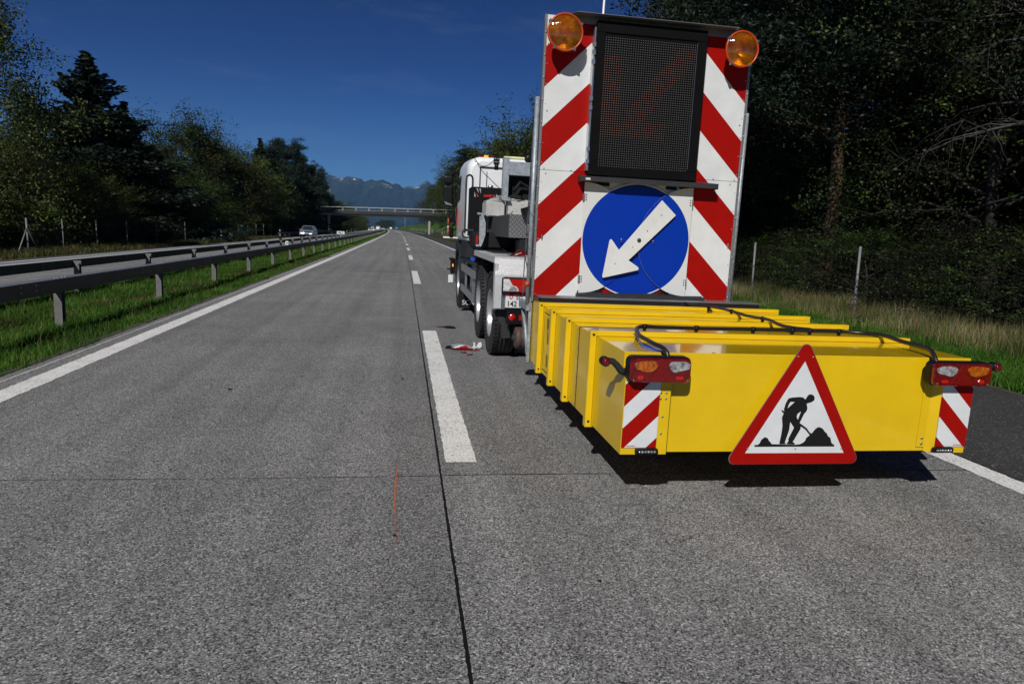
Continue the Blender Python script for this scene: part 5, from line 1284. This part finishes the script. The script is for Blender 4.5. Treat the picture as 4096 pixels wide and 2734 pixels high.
mb = MB(); mb.prism([(TX0 + .35, 15.14, 2.02), (TX1 - .35, 15.14, 2.02), (TX1 - .42, 15.14, 2.55), (TX0 + .42, 15.14, 2.55)], (0, .03, 0)); mb.build('windscreen', 'glass', cab)
mb = MB(); mb.box(TX0 + .04, TX1 - .04, 14.3, 15.2, .35, 1.40, .08); mb.build('front_bumper', 'dkgrey', trk)
# front fender + step
mb = MB(); pts = []
for k in range(11): a = PI * k / 10; pts.append((TX0 - .0, 14.0 + .68 * math.cos(a), .60 + .66 * math.sin(a)))
inn = [(TX0, 14.0 + .58 * math.cos(PI * k / 10), .60 + .56 * math.sin(PI * k / 10)) for k in range(10, -1, -1)]
mb.prism(pts + inn, (.5, 0, 0)); mb.box(TX0 - .0, TX0 + .5, 13.2, 13.32, .12, 1.2, .01); mb.box(TX0 + .0, TX0 + .3, 12.1, 13.2, 1.05, 1.36, .02); mb.build('front_fender', 'dkgrey', trk)
mb = MB(); mb.box(TX0 - .005, TX0 + .5, 13.16, 13.19, .05, .62); mf = mb.build('front_mud_flap', 'blackmatt', trk)
text('flap_lettering', 'SCANIA', .13, facing_rear(TX0 + .05, 13.155, .12), 'whitesign', mf, .001)
# side guard
mb = MB(); mb.box(TX0, TX0 + .03, 10.5, 13.0, .80, .93, .006); mb.box(TX0, TX0 + .03, 10.5, 13.0, .42, .55, .006); mb.build('side_guard_rail', 'alu', trk)
for yy in (10.72, 11.0, 12.4):
    mb = MB(); mb.box(TX0 + .032, TX0 + .07, yy, yy + .09, .40, .98, .006); mb.build('side_guard_post', 'alu', trk)
mb = MB(); mb.box(TX0 + .10, TX0 + .6, 11.2, 12.2, .45, .93, .03); mb.build('fuel_tank', 'alu', trk)
mb = MB(); mb.tube([(TX0 + .02, 10.6, 1.02), (TX0 + .02, 12.9, 1.02)], .035, 10); mb.tube([(TX0 + .1, 10.9, 1.10), (TX0 + .1, 12.0, 1.06), (TX0 + .25, 12.3, 1.1)], .03, 8); mb.build('air_lines', 'dkgrey', trk)
mb = MB(); mb.tube([(TX0 + .04, 11.2, 1.08), (TX0 + .04, 11.45, 1.08)], .032, 10); mb.build('blue_coupling', 'signblue', trk)
# rear tread-plate mudguard around the tandem
mb = MB(); xa, xb = TX0 - .03, TX0 + .66
mb.box(xa, xb, 7.93, 10.35, 1.235, 1.255, .004); mb.box(xa, xa + .012, 7.97, 10.35, 1.18, 1.235)
prof = [(10.35, 1.25), (10.40, 1.2)]
gp = [(7.98, 1.255), (7.93, 1.23), (7.885, 1.16), (7.86, 1.05), (7.85, .92), (7.85, .66)]
pi_ = [(y + .012, z - .012) for y, z in gp][::-1]
mb.prism([(xa, y, z) for y, z in gp + pi_], (xb - xa, 0, 0)); mb.box(xa, xa + .035, 7.87, 7.99, .64, 1.18, .004); fen = mb.build('rear_mudguard', 'fender', trk)
mb = MB(); mb.box(TX1 - .66, TX1 + .03, 7.9, 10.35, 1.235, 1.255, .004); mb.box(TX1 - .66, TX1 + .03, 7.86, 7.9, .66, 1.24, .004); mb.build('rear_mudguard', 'fender', trk)
mb = MB(); mb.box(TX0 + .05, TX0 + .115, 7.843, 7.849, .65, .86); mb.build('lamp_bracket', 'alu', fen)
# truck tail lamp
mb = MB(); mb.box(1.128, 1.56, 7.79, 7.845, .82, 1.03, .02, seg=2); tl = mb.build('tail_lamp', 'black', trk)
mb = MB(); mb.box(1.142, 1.325, 7.772, 7.795, .862, 1.008, .008); mb.build('clear_lens', 'clearbright', tl)
mb = MB(); mb.prism([(1.205, 7.771, 1.009), (1.45, 7.771, 1.009), (1.45, 7.771, .862), (1.327, 7.771, .862), (1.318, 7.771, .90), (1.29, 7.771, .932), (1.245, 7.771, .945)], (0, -.006, 0)); mb.build('red_lens', 'redhot', tl)
mb = MB(); mb.prism([(1.20, 7.7645, .868), (1.31, 7.7645, .868), (1.30, 7.7645, .90), (1.28, 7.7645, .918), (1.255, 7.7645, .923), (1.23, 7.7645, .915), (1.21, 7.7645, .895)], (0, -.005, 0)); mb.build('reversing_lens', 'whitelens', tl)
mb = MB(); mb.box(1.16, 1.5, 7.775, 7.79, .832, .845); mb.build('red_strip', 'redlens', tl)
# number plate
mb = MB(); mb.box(1.178, 1.50, 7.80, 7.812, .672, .832, .004); npz = mb.build('number_plate', 'whitesign', trk)
text('plate_letters', 'SG', .062, facing_rear(1.300, 7.7985, .770), 'symbol', npz, .0008, .95, .001)
text('plate_digits', '142 2', .088, facing_rear(1.192, 7.7985, .690), 'symbol', npz, .0008, .92, .0016)
mb = MB(); c0, c1 = 1.243, .798
mb.prism([(c0 - .021, 7.799, c1 + .026), (c0 + .021, 7.799, c1 + .026), (c0 + .021, 7.799, c1 - .004), (c0 + .012, 7.799, c1 - .02), (c0, 7.799, c1 - .027), (c0 - .012, 7.799, c1 - .02), (c0 - .021, 7.799, c1 - .004)], (0, -.001, 0)); mb.build('swiss_shield', 'redhot', npz)
mb = MB(); mb.box(c0 - .0045, c0 + .0045, 7.7965, 7.7975, c1 - .016, c1 + .018); mb.box(c0 - .015, c0 + .015, 7.7962, 7.7975, c1 - .004, c1 + .006); mb.build('white_cross', 'whitesign', npz)
mb = MB(); mb.box(1.175, 2.6, 7.80, 7.86, .655, .668); mb.box(1.2, 3.4, 7.80, 7.90, .48, .652, .006); bmp = mb.build('rear_bumper', 'black', trk)
mb = MB(); mb.lathe([(-.014, .001), (-.012, .022), (-.004, .038), (.0, .041)], (1.262, 7.80, .563), 'y', 28); mb.build('round_reflector', 'redhot', bmp)
mb = MB(); mb.prism([(1.345, 7.799, .53), (1.45, 7.799, .53), (1.45, 7.799, .575), (1.42, 7.799, .585), (1.40, 7.799, .565), (1.372, 7.799, .578), (1.36, 7.799, .592), (1.345, 7.799, .59)], (0, -.003, 0)); mb.build('broken_red_sticker', 'redhot', bmp)
mb = MB(); mb.prism([(1.12, 7.98, .66), (1.30, 7.98, .66), (1.30, 7.98, .50), (1.275, 7.98, .45), (1.275, 7.98, .33), (1.285, 7.98, .29), (1.18, 7.98, .285), (1.165, 7.98, .44), (1.12, 7.98, .52)], (0, .01, 0)); mb.build('rear_mud_flap', 'darkbar', trk)
# coupling struts between truck and cushion
mb = MB()
for x in (1.5, 3.1): mb.tube([(x, 7.8, .60), (x - .1, 6.5, .42)], .03, 8); mb.tube([(x, 7.8, .9), (x - .05, 6.5, .75)], .03, 8)
mb.box(1.35, 3.3, 6.75, 6.95, .50, .62, .01); mb.tube([(1.36, 7.7, .62), (1.30, 7.2, .5), (1.28, 6.8, .42), (1.27, 6.5, .30)], .012, 8); mb.tube([(1.40, 7.7, .66), (1.34, 7.2, .55), (1.31, 6.8, .46), (1.29, 6.5, .36)], .012, 8); mb.build('coupling_frame', 'darkbar', trk)
# black tank / power pack behind the cab
mb = MB(); mb.box(1.075, 1.66, 11.45, 11.93, 1.45, 2.262, .012); tk = mb.build('black_tank', 'black', trk)
text('company_name', 'notter', .074, facing_rear(1.285, 11.443, 2.105), 'redprint', tk, .0008, 1.0, .002)
text('company_name_grey', 'kran', .074, facing_rear(1.49, 11.443, 2.105), 'greyprint', tk, .0008, 1.0, .002)
def logo(pts, m, nm):
    mb = MB(); mb.prism([(1.128 + u * .105, 11.4445, 2.10 + v * .135) for u, v in pts], (0, -.002, 0)); mb.build(nm, m, tk)
logo([(0, 0), (0, .62), (.24, 0)], 'greyprint', 'logo_wedge'); logo([(.27, 1), (.52, 1), (.70, .42)], 'greyprint', 'logo_wedge'); logo([(.75, 1), (1.0, 1), (1.0, .40)], 'greyprint', 'logo_wedge'); logo([(.34, .48), (.5, .0), (.72, .0)], 'redprint', 'logo_red_wedge')
mb = MB(); mb.lathe([(0, .045), (.03, .05), (.05, .045), (.06, .002)], (1.42, 11.7, 2.262), 'z', 16); mb.build('filler_cap', 'alu', tk)
mb = MB(); mb.tube(smooth([(.985, 11.4, 1.50), (.985, 11.4, 1.9), (.985, 11.4, 2.36), (1.0, 11.42, 2.42), (1.04, 11.45, 2.445), (1.085, 11.48, 2.42), (1.10, 11.5, 2.36), (1.10, 11.5, 2.2)], 4), .016, 10); mb.tube(smooth([(.985, 11.4, 1.56), (.95, 11.4, 1.52), (.96, 11.4, 1.45), (1.0, 11.42, 1.43), (1.08, 11.5, 1.43)], 4), .014, 8); mb.box(.97, 1.14, 11.42, 11.5, 1.53, 1.57, .006); mb.build('snorkel_pipe', 'darkbar', trk)
# galvanised gantry
mb = MB(); mb.box(1.566, 1.663, 11.25, 11.40, 1.95, 2.745, .004); mb.box(3.20, 3.30, 11.25, 11.40, 1.2, 2.745, .004); mb.box(1.60, 3.25, 11.255, 11.395, 2.466, 2.682, .004); gy = mb.build('gantry_frame', 'galv', trk)
mb = MB(); mb.box(1.43, 1.525, 11.42, 11.50, 2.64, 2.765, .01); mb.tube([(1.478, 11.46, 2.55), (1.478, 11.46, 2.66)], .035, 8); wlp = mb.build('work_lamp', 'black', gy)
for i in range(3):
    for j in range(2):
        mb = MB(); mb.lathe([(-.008, .001), (-.006, .010), (0, .013)], (1.448 + .03 * i, 11.42, 2.675 + .052 * j), 'y', 8); mb.build('lamp_led', 'whitelens', wlp)
mb = MB(); mb.tube(smooth([(1.43, 11.46, 2.70), (1.36, 11.7, 2.64), (1.26, 11.9, 2.65), (1.15, 11.98, 2.78)]), .006, 6); mb.build('loose_wire', 'hose', gy)
mb = MB(); mb.lathe([(-.04, .02), (-.04, .065), (.05, .065), (.05, .02)], (1.985, 11.3, 2.745), 'y', 16, True); mb.build('rear_beacon', 'black', gy)
mb = MB(); mb.box(1.70, 3.1, 11.45, 11.88, 1.27, 2.50, .02); mb.box(1.69, 1.90, 11.2, 11.45, 1.8, 2.15, .03); mb.tube([(1.75, 11.3, 2.20), (1.86, 11.3, 2.36), (2.0, 11.35, 2.30), (2.2, 11.3, 2.1)], .03, 8); mb.build('crane_column', 'blackmatt', trk)
# roof details
for x, m in ((1.31, 'redlens'), (1.40, 'amberlit'), (1.53, 'redlens')):
    mb = MB(); mb.box(x - .04, x + .04, 12.3, 12.36, 2.83, 2.868, .01); mb.build('roof_lamp', m, cab)
mb = MB(); mb.box(1.72, 2.2, 12.3, 12.45, 2.84, 2.875, .01); mb.build('roof_light_bar', 'yellowlens', cab)
# galvanised stake bracket at the left
mb = MB(); mb.prism([(1.09, 10.15, 1.80), (1.13, 10.15, 1.81), (1.155, 10.15, 1.75), (1.185, 10.15, 1.66), (1.185, 10.15, 1.48), (1.14, 10.15, 1.34), (1.12, 10.15, 1.315), (1.10, 10.15, 1.32)], (0, .05, 0)); mb.box(1.055, 1.10, 10.12, 10.2, 1.78, 1.81, .003); mb.box(1.05, 1.10, 10.12, 10.2, 1.315, 1.345, .003); br = mb.build('stake_bracket', 'galv', trk)
mb = MB(); mb.box(1.055, 1.085, 10.22, 10.23, 1.36, 1.48); mb.build('red_reflector', 'redhot', br)
mb = MB(); mb.box(1.02, 1.6, 10.3, 10.9, 1.28, 1.53, .03); mb.box(1.2, 3.5, 9.2, 11.9, 1.20, 1.27); mb.box(1.5, 2.3, 8.9, 9.3, 1.27, 1.46, .02); mb.build('equipment_box', 'blackmatt', trk)
# tread-plate locker
mb = MB(); mb.box(1.355, 3.40, 8.95, 9.05, 1.476, 1.778); mb.box(1.355, 3.4, 9.05, 11.4, 1.476, 1.775); mb.build('tread_plate_locker', 'tread', trk)
mb = MB()
for k in range(34): mb.box(1.349, 1.3549, 9.0 + k * .065, 9.03 + k * .065, 1.48, 1.772)
mb.build('locker_side_ribs', 'darkbar', trk)
mb = MB(); mb.tube([(1.50, 8.86, 1.80), (1.80, 8.86, 1.90)], .055, 16); mb.build('black_cylinder', 'black', trk)
# mirrors
mb = MB(); mb.box(.83, 1.04, 15.3, 15.42, 2.07, 2.50, .035, seg=2); mr = mb.build('mirror', 'black', trk)
mb = MB(); mb.box(.835, 1.035, 15.27, 15.40, 2.53, 2.715, .045, seg=2); mb.tube([(1.0, 15.35, 2.70), (1.05, 15.3, 2.76), (1.15, 15.0, 2.78)], .028, 8); mb.tube([(1.0, 15.35, 2.12), (1.06, 15.3, 2.04), (1.14, 15.1, 2.0)], .024, 8); mb.tube([(.93, 15.35, 2.48), (.93, 15.35, 2.56)], .03, 8); mb.build('mirror_housing', 'black', mr)
mb = MB(); mb.prism([(.85, 15.293, 2.16), (1.02, 15.293, 2.10), (1.02, 15.293, 2.075), (.88, 15.293, 2.09)], (0, -.004, 0)); mb.build('mirror_glass', 'silver', mr)
mb = MB(); mb.box(.98, 1.06, 15.1, 15.25, 1.37, 1.60, .02); mb.build('entry_handle', 'black', trk)
mb = MB(); mb.box(1.0, 1.08, 14.6, 14.8, 1.68, 1.95, .03); mb.build('entry_handle', 'black', trk)
mb = MB(); mb.box(.86, 1.2, 15.5, 15.56, 1.355, 1.39, .005); wb = mb.build('marker_bracket', 'white', trk)
for (za, zb_, m) in ((1.42, 1.56, 'orangeplastic'), (1.56, 1.63, 'whitesign'), (1.63, 1.80, 'orangeplastic')):
    mb = MB(); mb.tube([(.965, 15.52, za), (.965, 15.52, zb_)], .014, 10); mb.build('marker_pole', m, wb)
mb = MB(); mb.box(.99, 1.10, 15.3, 15.33, .38, .553, .006); mb.build('white_plate', 'whitesign', trk)
mb = MB(); mb.box(1.03, 1.13, 15.25, 15.35, .58, .93, .02); mb.tube([(.955, 15.3, .68), (1.05, 15.3, .68)], .018, 8); mb.tube([(1.0, 15.3, .91), (1.06, 15.3, .91)], .03, 10); ind = mb.build('side_lamp_block', 'black', trk)
mb = MB(); mb.box(1.065, 1.095, 15.235, 15.248, .74, .80); mb.build('indicator', 'amberlit', ind)

# ballast blocks and broken lamp lying on the truck
mb = MB()
def block(x0, x1, y0, y1, z0, z1):
    s = [(x0, z0), (x0, z1 - .06), (x0 + .08, z1 - .0), (x0 + .16, z1 - .0), (x0 + .20, z1 + .06), (x0 + .29, z1 + .06), (x0 + .34, z1 + .0), (x1 - .0, z1 - .02), (x1, z0)]
    m_ = MB(); m_.prism([(x, y0, z) for x, z in s], (0, y1 - y0, 0)); bmesh.ops.bevel(m_.bm, geom=list(m_.bm.edges), offset=.012, segments=2, affect='EDGES'); return m_
def blk(pts, x, lb):
    m_ = MB(); m_.prism([(a, 10.6, z) for a, z in pts], (0, .55, 0)); bmesh.ops.bevel(m_.bm, geom=list(m_.bm.edges), offset=.012, segments=2, affect='EDGES')
    o = m_.build('concrete_block', 'concrete_block', origin=(x, 10.87, 1.776)); tag(o, lb, 'ballast block', 'concrete ballast blocks on the truck')
blk([(1.235, 1.777), (1.235, 2.0), (1.27, 2.03), (1.32, 2.035), (1.345, 2.065), (1.425, 2.07), (1.46, 2.035), (1.525, 2.02), (1.525, 1.777)], 1.38, 'left pale concrete ballast block with a raised knob standing on the truck')
blk([(1.55, 1.777), (1.55, 2.02), (1.60, 2.06), (1.68, 2.06), (1.72, 2.01), (1.80, 2.01), (1.84, 2.05), (2.15, 2.05), (2.15, 1.777)], 1.85, 'right pale concrete ballast block behind the lattice of the warning board')
t = thing('lifting_clamp', 'small steel clamp between the two concrete ballast blocks', 'clamp', (1.53, 10.55, 1.78))
mb = MB(); mb.box(1.49, 1.60, 10.52, 10.57, 2.015, 2.045, .006); mb.prism([(1.44, 10.53, 2.085), (1.51, 10.53, 2.06), (1.51, 10.53, 2.03), (1.47, 10.53, 2.03)], (0, .05, 0)); mb.prism([(1.515, 10.53, 2.03), (1.58, 10.53, 2.045), (1.585, 10.53, 2.08), (1.52, 10.53, 2.06)], (0, .05, 0)); mb.build('clamp_head', 'galv', t)
mb = MB(); mb.tube([(1.535, 10.55, 1.78), (1.535, 10.55, 2.04)], .009, 8); mb.build('clamp_rod', 'dkgrey', t)
t = thing('broken_lamp', 'broken red tail lamp with loose cable lying on the truck mudguard', 'broken lamp', (1.40, 8.25, 1.26))
mb = MB(); mb.prism([(1.27, 8.2, 1.262), (1.34, 8.2, 1.30), (1.38, 8.2, 1.335), (1.47, 8.2, 1.315), (1.45, 8.2, 1.285), (1.46, 8.2, 1.266), (1.38, 8.2, 1.262)], (0, .12, 0)); mb.build('red_shell', 'redlens', t)
mb = MB(); mb.prism([(1.31, 8.19, 1.275), (1.40, 8.19, 1.31), (1.41, 8.19, 1.30), (1.34, 8.19, 1.268)], (0, .01, 0)); mb.build('grey_insert', 'whitelens', t)
mb = MB(); mb.tube(smooth([(1.27, 8.2, 1.27), (1.235, 8.2, 1.28), (1.225, 8.25, 1.31), (1.20, 8.4, 1.34)]), .004, 6); mb.build('loose_cable', 'hose', t)

# ------------------------------------------------------------------ debris on the road
def debris(name, label, x, y, parts, group='broken lamp debris on the road'):
    t = thing(name, label, 'debris', (x, y, 0), group)
    for nm, m, pts, th in parts:
        mb = MB(); mb.prism([(x + a, y + b, .006 + c_) for a, b, c_ in pts], (0, 0, th)); mb.build(nm, m, t)
    return t
d = debris('lamp_wreck', 'largest heap of red, white and grey broken lamp pieces beside the lane dash', .80, 8.78, [
 ('red_shell', 'redlens', [(-.17, -.07, .0), (-.04, -.04, .02), (.06, -.06, .01), (.12, -.08, .0), (.0, -.10, .0)], .012),
 ('red_shell', 'redhot', [(-.05, -.02, .025), (.03, .0, .035), (.05, -.05, .02), (-.02, -.06, .02)], .012),
 ('white_base', 'whitesign', [(-.13, .02, .01), (-.05, .04, .03), (.0, .0, .035), (-.04, -.02, .02), (-.12, .0, .01)], .015),
 ('red_shell', 'redlens', [(.04, -.04, .0), (.19, -.02, .01), (.2, -.09, .0), (.07, -.11, 0)], .012)])
for nm, m, pts in (('upright_bracket', 'whitesign', [(.11, .0, .0), (.135, .0, .06), (.12, .0, .085), (.15, .0, .085), (.155, .0, .03), (.18, .0, .02), (.18, .0, .0)]), ('upright_plate', 'whitesign', [(.165, .0, .02), (.20, .0, .085), (.235, .0, .09), (.24, .0, .03), (.22, .0, .01)])):
    mb = MB(); mb.prism([(.80 + a, 8.82 + b, .005 + c_) for a, b, c_ in pts], (0, .006, 0)); mb.build(nm, m, d)
mb = MB(); mb.tube(smooth([(.58, 8.86, .015), (.66, 8.84, .04), (.76, 8.83, .055), (.88, 8.83, .03), (.97, 8.85, .012)]), .008, 6); mb.tube(smooth([(.60, 8.80, .012), (.7, 8.81, .03), (.8, 8.80, .03), (.95, 8.78, .01)]), .007, 6); mb.build('grey_cable', 'greyhose', d)
debris('black_fragment', 'black torn plastic piece left of the broken lamp heap', .60, 8.80, [('plastic_piece', 'black', [(-.04, -.01, 0), (-.01, .05, .01), (.05, .03, .015), (.03, -.03, 0)], .02)])
debris('red_fragment', 'small red sliver lying behind the lane dash beyond the lamp heap', .60, 10.78, [('red_piece', 'redlens', [(-.06, -.02, 0), (.0, .03, 0), (.06, .0, 0), (.0, -.03, 0)], .012)])
debris('black_fragment', 'black torn plastic piece next to the small red sliver behind the dash', .73, 10.68, [('plastic_piece', 'black', [(-.08, .02, 0), (-.02, .06, .01), (.06, .02, .01), (.10, -.05, 0), (.02, -.02, 0)], .02)])
debris('red_fragment', 'small dark red chip in front of the broken lamp heap', .83, 8.36, [('red_piece', 'redlens', [(-.03, -.02, 0), (.0, .02, 0), (.05, .01, 0), (.02, -.03, 0)], .01)])
debris('red_fragment', 'tiny red chip on the left lane near the slab joint', .012, 6.95, [('red_piece', 'redlens', [(-.012, -.01, 0), (.0, .014, 0), (.016, .0, 0)], .006)])
debris('red_fragment', 'red chip between the big lamp heap and the dark red chip', .78, 8.50, [('red_piece', 'redlens', [(-.05, .0, 0), (.01, .03, 0), (.04, .01, 0), (.0, -.02, 0)], .008)])
#VEHEND
# ------------------------------------------------------------------ haze
hm = bpy.data.materials.new('haze'); hm.use_nodes = True; hn = hm.node_tree
for n_ in list(hn.nodes):
    if n_.type == 'BSDF_PRINCIPLED': hn.nodes.remove(n_)
pv = hn.nodes.new('ShaderNodeVolumePrincipled'); pv.inputs['Color'].default_value = (.26, .52, 1.0, 1); pv.inputs['Density'].default_value = 4.2e-5; pv.inputs['Anisotropy'].default_value = 0
hn.links.new(pv.outputs[0], hn.nodes['Material Output'].inputs['Volume'])
mb = MB(); mb.box(-6500, 6500, -70, 12600, -130, 1050); hz = mb.build('haze', hm); tag(hz, kind='stuff')
